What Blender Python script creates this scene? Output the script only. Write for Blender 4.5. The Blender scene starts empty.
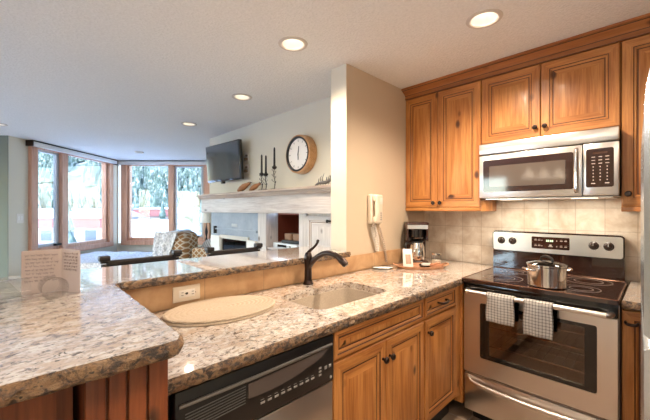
import bpy, bmesh, math, random
from math import sin, cos, pi, radians
from mathutils import Vector, Matrix, noise
random.seed(7)
S = bpy.context.scene
C = S.collection
# ------------------------------------------------------------------ camera, world, sun, large lights, exposure
YAW = radians(45.8)
cam_d = bpy.data.cameras.new('camera'); cam_d.sensor_width = 36; cam_d.lens = 36*326/650; cam_d.clip_end = 1000; cam_d.clip_start = 0.02
cam = bpy.data.objects.new('camera', cam_d); C.objects.link(cam)
cam.location = (1.52, -2.77, 1.352); cam.rotation_euler = (pi/2, 0, YAW); S.camera = cam
S.view_settings.view_transform = 'Standard'; S.view_settings.look = 'None'
S.view_settings.gamma = 1; S.view_settings.use_curve_mapping = False
S.view_settings.exposure = 0.32
wd = bpy.data.worlds.new('world'); S.world = wd; wd.use_nodes = True
nt = wd.node_tree; bg = nt.nodes['Background']; sky = nt.nodes.new('ShaderNodeTexSky')
sky.sky_type = 'NISHITA'; sky.sun_disc = False; sky.sun_elevation = radians(38); sky.sun_rotation = radians(150)
sky.air_density = 1.0; sky.dust_density = .6
nt.links.new(sky.outputs[0], bg.inputs[0]); bg.inputs[1].default_value = 1.35
sun_d = bpy.data.lights.new('sun', 'SUN'); sun_d.energy = .8; sun_d.angle = 0.02; sun_d.color = (1, .95, .88)
sun = bpy.data.objects.new('sun', sun_d); C.objects.link(sun)
sun.rotation_euler = (radians(50), 0, YAW+radians(20))
CAN_W = 88.0           # watts of one recessed lamp
CAN_COL = (1.0, 0.81, 0.62)
LIV_W = 6.0
ZC = 2.37              # ceiling height

# ------------------------------------------------------------------ material helpers
def mat(name, col=(.8, .8, .8), rough=.5, metal=0., spec=.5, coat=0., emit=None, es=1.0):
    m = bpy.data.materials.new(name); m.use_nodes = True
    b = m.node_tree.nodes['Principled BSDF']
    b.inputs['Base Color'].default_value = (*col, 1); b.inputs['Roughness'].default_value = rough
    b.inputs['Metallic'].default_value = metal; b.inputs['Specular IOR Level'].default_value = spec
    b.inputs['Coat Weight'].default_value = coat; b.inputs['Coat Roughness'].default_value = .08
    if emit: b.inputs['Emission Color'].default_value = (*emit, 1); b.inputs['Emission Strength'].default_value = es
    return m
class NT:
    def __init__(s, m): s.t = m.node_tree; s.b = s.t.nodes['Principled BSDF']
    def n(s, typ, **kw):
        x = s.t.nodes.new('ShaderNode'+typ)
        for k, v in kw.items():
            if k in x.inputs: x.inputs[k].default_value = v
            else: setattr(x, k, v)
        return x
    def l(s, a, b): s.t.links.new(a, b)
    def coord(s, scale=(1, 1, 1), rot=(0, 0, 0), loc=(0, 0, 0)):
        tc = s.n('TexCoord'); mp = s.n('Mapping'); mp.inputs['Scale'].default_value = scale
        mp.inputs['Rotation'].default_value = rot; mp.inputs['Location'].default_value = loc
        s.l(tc.outputs['Object'], mp.inputs['Vector']); return mp.outputs['Vector']
    def noise(s, vec, scale, detail=4, rough=.55, dist=0.):
        x = s.n('TexNoise'); x.inputs['Scale'].default_value = scale; x.inputs['Detail'].default_value = detail
        x.inputs['Roughness'].default_value = rough; x.inputs['Distortion'].default_value = dist
        s.l(vec, x.inputs['Vector']); return x.outputs['Fac']
    def ramp(s, fac, stops):
        r = s.n('ValToRGB'); e = r.color_ramp.elements
        while len(e) < len(stops): e.new(.5)
        for i, (p, c) in enumerate(stops):
            e[i].position = p; e[i].color = (*c, 1) if len(c) == 3 else c
        s.l(fac, r.inputs['Fac']); return r.outputs['Color']
    def mix(s, fac, a, b, mode='MIX'):
        x = s.n('MixRGB'); x.blend_type = mode
        for sock, v in ((x.inputs['Fac'], fac), (x.inputs['Color1'], a), (x.inputs['Color2'], b)):
            if isinstance(v, (int, float)): sock.default_value = v
            elif isinstance(v, tuple): sock.default_value = (*v, 1)
            else: s.l(v, sock)
        return x.outputs['Color']
    def math(s, op, a, b=0.):
        x = s.n('Math'); x.operation = op
        for i, v in enumerate((a, b)):
            if isinstance(v, (int, float)): x.inputs[i].default_value = v
            else: s.l(v, x.inputs[i])
        return x.outputs[0]
    def bump(s, h, strength=.3, dist=.01):
        x = s.n('Bump'); x.inputs['Strength'].default_value = strength; x.inputs['Distance'].default_value = dist
        s.l(h, x.inputs['Height']); s.l(x.outputs['Normal'], s.b.inputs['Normal'])
    def color(s, c): s.l(c, s.b.inputs['Base Color'])

def wood(name, axis, light, mid, dark, rough=.34, knots=True, off=0.):
    m = mat(name, mid, rough+.08, coat=.08); N = NT(m)
    sc = [11.]*3; sc[axis] = .9
    v = N.coord(tuple(sc), loc=(off, off*1.7, off*.6))
    f = N.noise(v, 1.6, 7, .62, .8)
    c = N.ramp(f, [(.32, dark), (.46, mid), (.62, light)])
    sc2 = [60.]*3; sc2[axis] = 2.5
    f2 = N.noise(N.coord(tuple(sc2)), 2., 3)
    c = N.mix(.35, c, N.ramp(f2, [(.35, tuple(.62*x for x in mid)), (.6, light)]))
    if knots:
        sk = [9.]*3; sk[axis] = 5.
        vo = N.n('TexVoronoi'); vo.inputs['Scale'].default_value = 1.0
        N.l(N.coord(tuple(sk), loc=(off+.31, .17, off+.77)), vo.inputs['Vector'])
        sx = N.n('SeparateColor'); N.l(vo.outputs['Color'], sx.inputs[0])
        on = N.math('GREATER_THAN', sx.outputs[0], .36)
        kf = N.ramp(N.math('ADD', vo.outputs['Distance'], N.math('MULTIPLY', N.noise(v, 3., 3), .10)), [(.12, (1, 1, 1)), (.165, (.75, .75, .75)), (.24, (0, 0, 0))])
        c = N.mix(N.math('MULTIPLY', kf, on), c, tuple(.28*x for x in dark))
    N.color(c); N.bump(f2, .06, .002)
    return m
WL, WM, WD = (.60, .265, .075), (.43, .150, .031), (.25, .066, .011)
wood_v = wood('alder_upright', 2, WL, WM, WD)
wood_x = wood('alder_along_back', 0, WL, WM, WD, off=3.1)
wood_y = wood('alder_along_side', 1, WL, WM, WD, off=5.3)
RL, RM, RD = (.24, .066, .018), (.155, .036, .009), (.085, .017, .004)
red_v = wood('alder_red_upright', 2, RL, RM, RD, off=2.)
glaze = mat('dark_glaze', (.10, .034, .012), .5)
win_wood = wood('window_fir', 2, (.66, .38, .27), (.56, .29, .19), (.42, .20, .12), .4, False)
white_wood = wood('whitewashed_pine', 0, (.74, .69, .66), (.62, .56, .54), (.44, .36, .34), .5, True)
white_wood_v = wood('whitewashed_pine_upright', 2, (.74, .69, .66), (.64, .58, .55), (.46, .38, .35), .5, True, 4.)
niche_red = mat('red_brown_panel', (.22, .045, .02), .55)
dark_wood = mat('espresso_wood', (.018, .012, .012), .35, coat=.3)

def paint(name, col, bs=.05, scale=220.):
    m = mat(name, col, .75, spec=.25); N = NT(m); N.bump(N.noise(N.coord(), scale, 3), bs, .003); return m
wall_p = paint('wall_paint_cream', (.70, .66, .55))
green_p = paint('wall_paint_sage', (.17, .19, .155))
ceil_p = mat('ceiling_texture', (.80, .79, .77), .9, spec=.1)
N = NT(ceil_p); f = N.noise(N.coord(), 75., 4, .6); N.bump(f, .7, .010)
N.color(N.ramp(f, [(.3, (.74, .73, .71)), (.7, (.83, .82, .80))]))

def granite(name, cream, tan, brown, grey, rough, edge=False):
    m = mat(name, cream, rough, spec=.8, coat=0. if edge else 1.); N = NT(m); N.b.inputs['Coat Roughness'].default_value = .05; N.b.inputs['Coat IOR'].default_value = 1.75
    v = N.coord((1, .62, 1), (0, 0, .5))
    a = N.noise(v, 30., 6, .68, .6); b = N.noise(v, 90., 5, .68, .4); d = N.noise(N.coord((1, .75, 1), (0, 0, .5), (5, 2, 1)), 50., 7, .72, .5)
    c = N.ramp(a, [(.40, cream), (.58, tan)])
    c = N.mix(N.ramp(b, [(.52, (0, 0, 0)), (.64, (1, 1, 1))]), c, grey)
    c = N.mix(N.ramp(d, [(.55, (0, 0, 0)), (.63, (.95, .95, .95))] if not edge else [(.47, (0, 0, 0)), (.57, (1, 1, 1))]), c, brown)
    e = N.noise(v, 110., 3, .6)
    c = N.mix(N.ramp(e, [(.62, (0, 0, 0)), (.70, (1, 1, 1))]), c, tuple(.35*x for x in brown))
    N.color(c)
    if edge: N.bump(b, .8, .012)
    return m
gran = granite('granite_polished', (.76, .71, .65), (.55, .44, .35), (.11, .055, .034), (.33, .28, .25), .11)
gran_edge = granite('granite_split_edge', (.33, .21, .11), (.21, .105, .04), (.022, .011, .007), (.11, .065, .04), .38, True)

def tile(name, c1, c2, mortar, w, h, mapping, mort=.012, blotch=9.):
    m = mat(name, c1, .45); N = NT(m)
    tc = N.n('TexCoord'); sp = N.n('SeparateXYZ'); N.l(tc.outputs['Object'], sp.inputs[0])
    cb = N.n('CombineXYZ'); N.l(sp.outputs[mapping[0]], cb.inputs[0]); N.l(sp.outputs[mapping[1]], cb.inputs[1])
    mp = N.n('Mapping'); mp.inputs['Location'].default_value = mapping[2]; N.l(cb.outputs[0], mp.inputs[0])
    br = N.n('TexBrick'); br.offset = 0.; br.inputs['Scale'].default_value = 1.
    br.inputs['Brick Width'].default_value = w; br.inputs['Row Height'].default_value = h
    br.inputs['Mortar Size'].default_value = mort*.2; br.inputs['Mortar Smooth'].default_value = .3; br.inputs['Bias'].default_value = 0.
    br.inputs['Color1'].default_value = (*c1, 1); br.inputs['Color2'].default_value = (*c2, 1); br.inputs['Mortar'].default_value = (*mortar, 1)
    N.l(mp.outputs[0], br.inputs['Vector'])
    nz = N.noise(N.coord(), blotch, 6, .6, .4)
    c = N.mix(.85, br.outputs['Color'], N.ramp(nz, [(.3, (.66, .54, .42)), (.62, (1., 1., 1.))]), 'MULTIPLY')
    N.color(c); N.bump(N.math('SUBTRACT', N.math('MULTIPLY', nz, .4), br.outputs['Fac']), .35, .004)
    return m
tile_back = tile('tumbled_tile_cream', (.86, .79, .68), (.76, .67, .55), (.60, .51, .40), .153, .150, (0, 2, (-.507+.153*4, -.914+.15*7, 0)))
tile_bar = tile('travertine_tan', (.62, .40, .22), (.54, .33, .17), (.40, .25, .14), .33, .33, (1, 2, (.12+.33*20, -.80, 0)), .010, 7.)
tile_floor = tile('slate_floor', (.28, .19, .13), (.36, .26, .19), (.42, .35, .29), .33, .33, (0, 1, (9.9, 9.9, 0)), .03, 5.)

def steel(name, col=(.80, .76, .72), axis=0, rough=.30):
    m = mat(name, col, rough, 1.); N = NT(m); sc = [700.]*3; sc[axis] = 4.
    f = N.noise(N.coord(tuple(sc)), 1., 2); N.bump(f, .012, .001)
    r = N.n('MapRange'); r.inputs[3].default_value = rough-.03; r.inputs[4].default_value = rough+.03; N.l(f, r.inputs[0]); N.l(r.outputs[0], N.b.inputs['Roughness'])
    return m
steel_x = steel('brushed_steel'); steel_y = steel('brushed_steel_side', axis=1); fridge_m = steel('fridge_steel', (.54, .58, .64), 2, .25)
chrome = mat('polished_steel', (.80, .76, .72), .10, 1.)
black_gloss = mat('black_gloss', (.008, .007, .007), .08, coat=.6)
black_plastic = mat('black_plastic', (.012, .012, .013), .35)
brown_gloss = mat('brown_black_glass', (.030, .012, .008), .06, coat=.8)
bronze = mat('oil_rubbed_bronze', (.035, .020, .016), .28, .75, coat=.3)
iron = mat('wrought_iron', (.018, .015, .014), .5, .4)
white_pl = mat('white_plastic', (.78, .74, .68), .4)
almond = mat('almond_plastic', (.72, .63, .51), .4)
sink_m = mat('sink_composite', (.74, .66, .56), .3); N = NT(sink_m)
N.color(N.ramp(N.noise(N.coord(), 300., 2), [(.4, (.46, .39, .31)), (.6, (.58, .50, .41))]))
ink = mat('ink', (.16, .13, .14), .7)
mark_m = mat('pale_print', (.48, .44, .40), .5)
lamp_m = mat('lamp_glow', (1, 1, 1), .5, emit=(1., .86, .66), es=4.5)
white_en = mat('white_enamel', (.86, .84, .80), .45)

def glass_mat(name, tint=(1, 1, 1), ior=1.45, rough=0.):
    m = bpy.data.materials.new(name); m.use_nodes = True; t = m.node_tree; t.nodes.clear()
    o = t.nodes.new('ShaderNodeOutputMaterial'); mx = t.nodes.new('ShaderNodeMixShader'); tr = t.nodes.new('ShaderNodeBsdfTransparent')
    gl = t.nodes.new('ShaderNodeBsdfGlossy'); lw = t.nodes.new('ShaderNodeLayerWeight'); pw = t.nodes.new('ShaderNodeMath'); pw.operation = 'POWER'; pw.inputs[1].default_value = 5.
    fr = t.nodes.new('ShaderNodeMapRange'); f0 = ((ior-1)/(ior+1))**2; fr.inputs[3].default_value = f0; fr.inputs[4].default_value = 1.
    t.links.new(lw.outputs[1], pw.inputs[0]); t.links.new(pw.outputs[0], fr.inputs[0])
    tr.inputs[0].default_value = (*tint, 1); gl.inputs['Roughness'].default_value = rough
    t.links.new(fr.outputs[0], mx.inputs[0]); t.links.new(tr.outputs[0], mx.inputs[1]); t.links.new(gl.outputs[0], mx.inputs[2]); t.links.new(mx.outputs[0], o.inputs[0])
    return m
pane_m = glass_mat('window_glass', (.96, .98, .98), 1.35)
oven_glass = glass_mat('oven_glass', (.86, .76, .68), 1.9)
tumbler_m = glass_mat('clear_glass', (.975, .98, .98), 1.5)
lid_glass = glass_mat('smoked_lid_glass', (.45, .36, .32), 1.6)

# ------------------------------------------------------------------ mesh helpers
class MB:
    def __init__(s): s.bm = bmesh.new()
    def add(s, t, mi=None, M=None):
        if mi is not None:
            for f in t.faces: f.material_index = mi
        if M is not None: bmesh.ops.transform(t, matrix=M, verts=t.verts)
        me = bpy.data.meshes.new('tmp'); t.to_mesh(me); t.free(); s.bm.from_mesh(me); bpy.data.meshes.remove(me); return s
    def box(s, x0, x1, y0, y1, z0, z1, mi=0, bev=0., seg=2, M=None):
        t = bmesh.new(); bmesh.ops.create_cube(t, size=1)
        for v in t.verts: v.co = Vector(((x0+x1)/2+v.co.x*(x1-x0), (y0+y1)/2+v.co.y*(y1-y0), (z0+z1)/2+v.co.z*(z1-z0)))
        if bev: bmesh.ops.bevel(t, geom=t.edges[:], offset=bev, segments=seg, profile=.5, affect='EDGES', clamp_overlap=True)
        return s.add(t, mi, M)
    def lathe(s, prof, o=(0, 0, 0), ax=(0, 0, 1), seg=24, mi=0, M=None, sq=1.):
        t = bmesh.new(); a = Vector(ax).normalized(); q = Vector((0, 0, 1)).rotation_difference(a); o = Vector(o); rings = []
        for r, h in prof:
            if abs(r) < 1e-6: rings.append([t.verts.new(o+q@Vector((0, 0, h)))])
            else: rings.append([t.verts.new(o+q@Vector((r*cos(2*pi*k/seg), sq*r*sin(2*pi*k/seg), h))) for k in range(seg)])
        for A, B in zip(rings, rings[1:]):
            for k in range(seg):
                k2 = (k+1) % seg
                if len(A) == 1 and len(B) == 1: continue
                if len(A) == 1: t.faces.new((A[0], B[k], B[k2]))
                elif len(B) == 1: t.faces.new((A[k], A[k2], B[0]))
                else: t.faces.new((A[k], A[k2], B[k2], B[k]))
        bmesh.ops.recalc_face_normals(t, faces=t.faces)
        return s.add(t, mi, M)
    def cyl(s, p0, p1, r, r1=None, seg=20, mi=0, M=None):
        p0, p1 = Vector(p0), Vector(p1); L = (p1-p0).length; r1 = r if r1 is None else r1
        return s.lathe([(0, 0), (r, 0), (r1, L), (0, L)], p0, p1-p0, seg, mi, M)
    def ball(s, c, r, sc=(1, 1, 1), mi=0, seg=20, M=None):
        t = bmesh.new(); bmesh.ops.create_uvsphere(t, u_segments=seg, v_segments=max(6, seg//2), radius=r)
        for v in t.verts: v.co = Vector((c[0]+v.co.x*sc[0], c[1]+v.co.y*sc[1], c[2]+v.co.z*sc[2]))
        return s.add(t, mi, M)
    def tube(s, pts, rad, seg=10, mi=0, closed=False, sm=0, M=None, flat=1.):
        P = [Vector(p) for p in pts]; R = list(rad) if isinstance(rad, (list, tuple)) else [rad]*len(P)
        if sm:
            Q, RR = [], []; n = len(P)
            for i in range(n if closed else n-1):
                g = (lambda k: P[k % n]) if closed else (lambda k: P[max(0, min(n-1, k))])
                a, b, c, d = g(i-1), g(i), g(i+1), g(i+2)
                for k in range(sm):
                    u = k/sm
                    Q.append(.5*((2*b)+(c-a)*u+(2*a-5*b+4*c-d)*u*u+(3*b-a-3*c+d)*u**3)); RR.append(R[i]*(1-u)+R[(i+1) % n]*u)
            if not closed: Q.append(P[-1]); RR.append(R[-1])
            P, R = Q, RR
        t = bmesh.new(); n = len(P); rings = []; up = None
        for i in range(n):
            d = (P[(i+1) % n]-P[i-1]) if closed else (P[min(i+1, n-1)]-P[max(i-1, 0)])
            d = d.normalized() if d.length > 1e-9 else Vector((0, 0, 1))
            if up is None: up = d.orthogonal().normalized() if abs(d.z) > .95 else Vector((0, 0, 1))
            x = (up-d*up.dot(d)); x = x.normalized() if x.length > 1e-6 else d.orthogonal().normalized(); y = d.cross(x); up = x
            rings.append([t.verts.new(P[i]+R[i]*(cos(2*pi*k/seg)*x*flat+sin(2*pi*k/seg)*y)) for k in range(seg)])
        for i in range(n if closed else n-1):
            A, B = rings[i], rings[(i+1) % n]
            for k in range(seg): t.faces.new((A[k], A[(k+1) % seg], B[(k+1) % seg], B[k]))
        if not closed: t.faces.new(rings[0]); t.faces.new(rings[-1])
        bmesh.ops.recalc_face_normals(t, faces=t.faces)
        return s.add(t, mi, M)
    def prism(s, poly, fn, d0, d1, mi=0, M=None):
        t = bmesh.new(); A = [t.verts.new(fn(u, v, d0)) for u, v in poly]; B = [t.verts.new(fn(u, v, d1)) for u, v in poly]
        t.faces.new(A); t.faces.new(B[::-1]); n = len(A)
        for k in range(n): t.faces.new((A[k], A[(k+1) % n], B[(k+1) % n], B[k]))
        bmesh.ops.recalc_face_normals(t, faces=t.faces)
        return s.add(t, mi, M)
    def sheet(s, fn, nu, nv, th=.004, mi=0, M=None):
        t = bmesh.new(); g = [[t.verts.new(fn(i/nu, j/nv)) for j in range(nv+1)] for i in range(nu+1)]
        for i in range(nu):
            for j in range(nv): t.faces.new((g[i][j], g[i+1][j], g[i+1][j+1], g[i][j+1]))
        bmesh.ops.recalc_face_normals(t, faces=t.faces)
        if th: bmesh.ops.solidify(t, geom=t.faces[:], thickness=th)
        return s.add(t, mi, M)
def obj(name, mb, mats, parent=None, label=None, ang=35.):
    me = bpy.data.meshes.new(name)
    if isinstance(mb, MB): mb.bm.to_mesh(me); mb.bm.free()
    for f in me.polygons: f.use_smooth = True
    me.set_sharp_from_angle(angle=radians(ang))
    for m in (mats if isinstance(mats, (list, tuple)) else [mats]): me.materials.append(m)
    o = bpy.data.objects.new(name, me); C.objects.link(o)
    if parent is not None:
        o.parent = parent
        if parent.type == 'EMPTY': o.matrix_parent_inverse = Matrix.Translation(-Vector(parent.location))
    if label: o['label'] = label
    return o
def tag(o, label, cat, group=None):
    o['label'] = label; o['category'] = cat
    if group: o['group'] = group
    return o
def thing(name, label, cat, loc, group=None):
    o = bpy.data.objects.new(name, None); C.objects.link(o); o.location = loc; o.empty_display_size = .1
    return tag(o, label, cat, group)
def struct(name, mb, m, parent=None):
    o = obj(name, mb, m, parent)
    if parent is None: o['kind'] = 'structure'
    return o
def dup(root, loc, rz=0., label=None, skip=()):
    r = root.copy(); C.objects.link(r); r.location = loc; r.rotation_euler = (0, 0, rz)
    if label: r['label'] = label
    for ch in list(root.children):
        if ch.name in skip: continue
        c = ch.copy(); C.objects.link(c); c.parent = r; c.matrix_parent_inverse = ch.matrix_parent_inverse.copy()
        for g in list(ch.children): d = g.copy(); C.objects.link(d); d.parent = c; d.matrix_parent_inverse = g.matrix_parent_inverse.copy()
    return r
# frames of reference: the bay (turned 45.8 degrees), u = distance from its left window wall, d = distance from its right window wall
BAY0 = Matrix.Translation((-6.367, -1.140, 0)) @ Matrix.Rotation(YAW, 4, 'Z') @ Matrix.Scale(-1, 4, (0, 1, 0))
def bay(u, d, z=0.): return BAY0 @ Vector((u, d, z))
def turned(x, y, z=0., a=YAW): return Matrix.Translation((x, y, z)) @ Matrix.Rotation(a, 4, 'Z')

# ------------------------------------------------------------------ room shell
room = [bay(2.83, -.06), bay(-.06, -.06), bay(-.06, 2.27), bay(-2.2, 2.27), Vector((-6.26, -6.46, 0)), Vector((2.41, -6.46, 0)), Vector((2.41, .06, 0)),
        Vector((-.06, .06, 0)), Vector((-.06, -.64, 0)), Vector((-2.92, -.64, 0)), Vector((-2.92, .93, 0))]
room = [(p.x, p.y) for p in room]
mb = MB(); mb.prism(room, lambda u, v, d: Vector((u, v, d)), -.15, 0.); struct('floor', mb, tile_floor)
mb = MB(); mb.prism([(-.13, -2.4), (-.13, -.75), (-2.85, -.75), (-2.85, -.2), (-4.2, .6), (-6.2, -1.2), (-4.75, -2.7), (-6.1, -4.3), (-6.1, -6.3), (2.25, -6.3), (2.25, -3.6), (-.13, -3.6)], lambda u, v, d: Vector((u, v, d)), .0, .012); struct('floor_bounce_carpet', mb, mat('carpet_oat', (.62, .56, .48), .95))  # unseen pale carpet, added so the floor bounces more light
CANS = [(-.050, -1.517), (.865, -.951), (-1.107, -1.259), (-2.369, -1.234)]
CANS_FILL = [(1.75, -2.95), (1.85, -1.75), (1.95, -4.6), (.6, -4.9)]  # unseen lamps added to brighten the kitchen
CANS_LIV = [(-3.95, -2.86), (-2.4, -3.6), (-1.2, -4.4)]  # first shows at the left edge; the rest are unseen lamps added for light
ALLC = CANS+CANS_FILL+CANS_LIV
CR = .068
t = bmesh.new(); E_ = []
def loop(t, pts):
    vs = [t.verts.new((x, y, ZC)) for x, y in pts]; return [t.edges.new((vs[i], vs[(i+1) % len(vs)])) for i in range(len(vs))]
E_ += loop(t, room)
for (x, y) in ALLC: E_ += loop(t, [(x+CR*cos(2*pi*k/28), y+CR*sin(2*pi*k/28)) for k in range(28)])
bmesh.ops.triangle_fill(t, use_beauty=True, edges=E_, normal=(0, 0, -1))
for f in t.faces:
    if f.normal.z > 0: f.normal_flip()
mb = MB(); mb.add(t, 0); mb.prism(room, lambda u, v, d: Vector((u, v, d)), ZC+.16, ZC+.22); struct('ceiling', mb, ceil_p)

def wall_run(name, p, q, m, openings=(), z0=0., z1=ZC+.2, th=.12, side=1):
    """upright wall between floor points p and q; openings (s0, s1, z0, z1) along it; thickness lies to its outer side"""
    p, q = Vector((p[0], p[1], 0)), Vector((q[0], q[1], 0)); d = (q-p).normalized(); n = Vector((d.y, -d.x, 0))*side; L = (q-p).length
    mb = MB(); fn = lambda s0, z, k: p+d*s0+n*k+Vector((0, 0, z)); s = 0.
    def piece(a, b, c, e):
        if b-a > 1e-4 and e-c > 1e-4: mb.prism([(a, c), (b, c), (b, e), (a, e)], fn, 0, th)
    if openings:
        o0, o1 = openings[0][0], openings[-1][1]; zz0, zz1 = openings[0][2], openings[0][3]
        piece(-.0, o0, z0, z1); piece(o1, L, z0, z1); piece(o0, o1, z0, zz0); piece(o0, o1, zz1, z1)
    else: piece(0, L, z0, z1)
    return struct(name, mb, m)
B2 = lambda u, d: bay(u, d)
wall_run('wall_bay_right', B2(-.12, 0), B2(2.83, 0), wall_p, [(.14, 1.91, .66, 2.32)], side=-1)
wall_run('wall_bay_left', B2(0, 2.33), B2(0, 0), wall_p, [(.325, 2.106, .66, 2.32)], side=-1)
wall_run('wall_left', B2(-2.17, 2.336), B2(-.002, 2.336), green_p, [(.20, 1.75, .30, 2.20)], side=-1)
RC = [Vector((-6.209, -6.4, 0)), Vector((2.35, -6.4, 0)), Vector((2.35, 0, 0))]
wall_run('wall_far_left', RC[0], bay(-2.17, 2.33), green_p, [(.2, 1.9, .3, 2.2)], side=-1)
wall_run('wall_rear', RC[1], RC[0], wall_p, [(3.3, 6.9, .3, 2.2)], side=-1)
wall_run('wall_right', RC[2], RC[1], wall_p, side=-1)
wall_run('wall_back', (-.15, 0), (2.35, 0), wall_p, side=-1)
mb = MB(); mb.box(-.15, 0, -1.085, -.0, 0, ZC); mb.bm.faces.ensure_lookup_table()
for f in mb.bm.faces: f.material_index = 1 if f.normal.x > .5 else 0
lamp_tan_p = paint('wall_cream_lamp_tan', (.60, .49, .36)); struct('wall_divider', mb, [wall_p, lamp_tan_p])  # same cream paint; warm lamp tone put into the kitchen side's colour
mb = MB(); mb.box(-2.98, -.15, -.70, -.58, 1.56, ZC); mb.box(-2.98, -2.86, -.58, .89, 0, ZC); struct('wall_fireplace', mb, wall_p)
wall_run('wall_alcove', B2(2.83, 0), (-2.86, .89), wall_p, side=-1)
# knee walls under the bar, and tile
mb = MB(); mb.box(-.12, 0, -2.62, -1.085, 0, 1.03); struct('wall_bar', mb, wall_p)
mb = MB(); mb.box(.0, .012, -2.48, -.013, .9145, 1.0295, 0, .002); struct('wall_bar_tiles', mb, tile_bar)
mb = MB(); mb.box(.0, 2.34, -.012, 0, .90, 1.86); struct('wall_back_tiles', mb, tile_back)

# windows -------------------------------------------------------------------------------------------------
def frame_box(mb, M, u0, u1, d0, d1, z0, z1, mi=0, bev=.004): mb.box(u0, u1, d0, d1, z0, z1, mi, bev, 1, M)
def window(name, M, u0, mull, u1, sash_first):
    """M maps (along, inward, z). opening u0..u1, mullion (a, b)"""
    e = bpy.data.objects.new(name, None); C.objects.link(e); e['kind'] = 'structure'
    mb = MB(); zs0, zs1 = .66, 2.32
    frame_box(mb, M, u0-.09, u0+.02, -.02, .05, zs0-.02, zs1); frame_box(mb, M, u0+.02, u0+.06, -.09, .0, zs0, zs1)
    frame_box(mb, M, u1-.02, u1+.09, -.02, .05, zs0-.02, zs1); frame_box(mb, M, u1-.06, u1-.02, -.09, .0, zs0, zs1)
    frame_box(mb, M, u0-.09, u1+.09, -.02, .055, zs0-.03, zs0+.055); frame_box(mb, M, u0, u1, -.09, .0, zs0+.05, zs0+.12)
    frame_box(mb, M, u0-.09, u1+.09, -.02, .05, zs1-.05, zs1+.02)
    obj('window_frame', mb, win_wood, e)
    mb = MB(); frame_box(mb, M, mull[0], mull[1], -.09, .04, zs0+.05, zs1-.03); obj('mullion', mb, win_wood, e)
    for k, (a, b) in enumerate(((u0+.06, mull[0]), (mull[1], u1-.06))):
        mb = MB(); frame_box(mb, M, a, b, -.052, -.046, zs0+.12, zs1-.05, 0, 0); p = obj('pane', mb, pane_m, e)
        if k == (0 if sash_first else 1):
            mb = MB(); w = .045
            for q in ((a, a+w, zs0+.12, zs1-.05), (b-w, b, zs0+.12, zs1-.05), (a, b, zs0+.12, zs0+.12+w), (a, b, zs1-.05-w*.6, zs1-.05)):
                frame_box(mb, M, q[0], q[1], -.075, -.02, q[2], q[3], 0, .003)
            obj('casement_sash', mb, sash_m, e)
            mb = MB(); frame_box(mb, M, (a+b)/2+.10, (a+b)/2+.22, -.02, .03, zs0+.12, zs0+.15); obj('crank_handle', mb, iron, e)
    return e
sash_m = mat('sash_grey', (.50, .52, .55), .4)
MR = BAY0
ML = BAY0 @ Matrix(((0, 1, 0, 0), (-1, 0, 0, 2.33), (0, 0, 1, 0), (0, 0, 0, 1)))   # along = 2.33 - d, inward = u
window('window_1', ML, .385, (.867, .99), 2.046, True)
window('window_2', MR, .20, (1.081, 1.185), 1.85, False)
e = bpy.data.objects.new('window_3', None); C.objects.link(e); e['kind'] = 'structure'  # unseen window added to let in more cool daylight
mb = MB()
for q in ((-1.99, -1.92, .28, 2.22), (-.47, -.40, .28, 2.22), (-1.92, -.47, .28, .36), (-1.92, -.47, 2.14, 2.22), (-1.225, -1.165, .36, 2.14)): mb.box(q[0], q[1], 2.26, 2.37, q[2], q[3], 0, .004, 1, BAY0)
obj('window_frame', mb, win_wood, e)
mb = MB(); mb.box(-1.92, -.47, 2.295, 2.300, .36, 2.14, 0, 0, 1, BAY0); obj('pane', mb, pane_m, e)
for n_, M_, L_, k_ in ((4, Matrix.Translation((-6.209, -6.2, 0)) @ Matrix.Rotation(pi/2, 4, 'Z'), 1.7, 1), (5, Matrix.Translation((-4.55, -6.4, 0)), 3.6, 2)):  # two more unseen windows, added to widen the daylight fill
    e = bpy.data.objects.new('window_%d' % n_, None); C.objects.link(e); e['kind'] = 'structure'; mb = MB(); sg_ = -1 if n_ == 5 else 1
    cut = [0]+[L_*(q+1)/(k_+1) for q in range(k_+1)]
    y0, y1 = (-.07, .06)
    for u in cut: mb.box(u-.04 if u else 0, u+.04 if u < L_-.01 else L_, y0, y1, .31, 2.19, 0, .004, 1, M_)
    mb.box(.0, L_, y0, y1, .3, .38, 0, .004, 1, M_); mb.box(.0, L_, y0, y1, 2.12, 2.2, 0, .004, 1, M_); obj('window_frame', mb, win_wood, e)
    for u, w in zip(cut, cut[1:]): mb = MB(); mb.box(u+.03, w-.03, -.002, .002, .36, 2.14, 0, 0, 1, M_); obj('pane', mb, pane_m, e)
PORT5, PORT4 = Matrix.Translation((-4.55, -6.4, 0)), Matrix.Translation((-6.209, -4.5, 0)) @ Matrix.Rotation(-pi/2, 4, 'Z')
shade_m = mat('roller_shade_white', (.80, .80, .78), .6)
for nm, M, a, b, lb in (('roller_shade', ML, .27, 2.185, 'white rolled-up shade in cassette over the left bay window'), ('roller_shade', MR, .04, 1.93, 'white rolled-up shade in cassette over the right bay window beside the television')):
    o = M @ Vector(((a+b)/2, .05, 2.30)); e = thing(nm, lb, 'blind', o, 'roller shades')
    mb = MB(); mb.box(a, b, .002, .10, 2.285, 2.352, 0, .006, 2, M); obj('cassette', mb, shade_m, e)
    mb = MB(); mb.box(a, b, .0, .105, 2.353, 2.366, 0, .002, 1, M); obj('top_rail', mb, iron, e)
    mb = MB(); mb.box(a-.02, a, .0, .105, 2.28, 2.366, 0, .003, 1, M); obj('end_bracket', mb, bronze, e)
    mb = MB(); mb.box(b, b+.02, .0, .105, 2.28, 2.366, 0, .003, 1, M); obj('end_bracket', mb, bronze, e)
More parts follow.
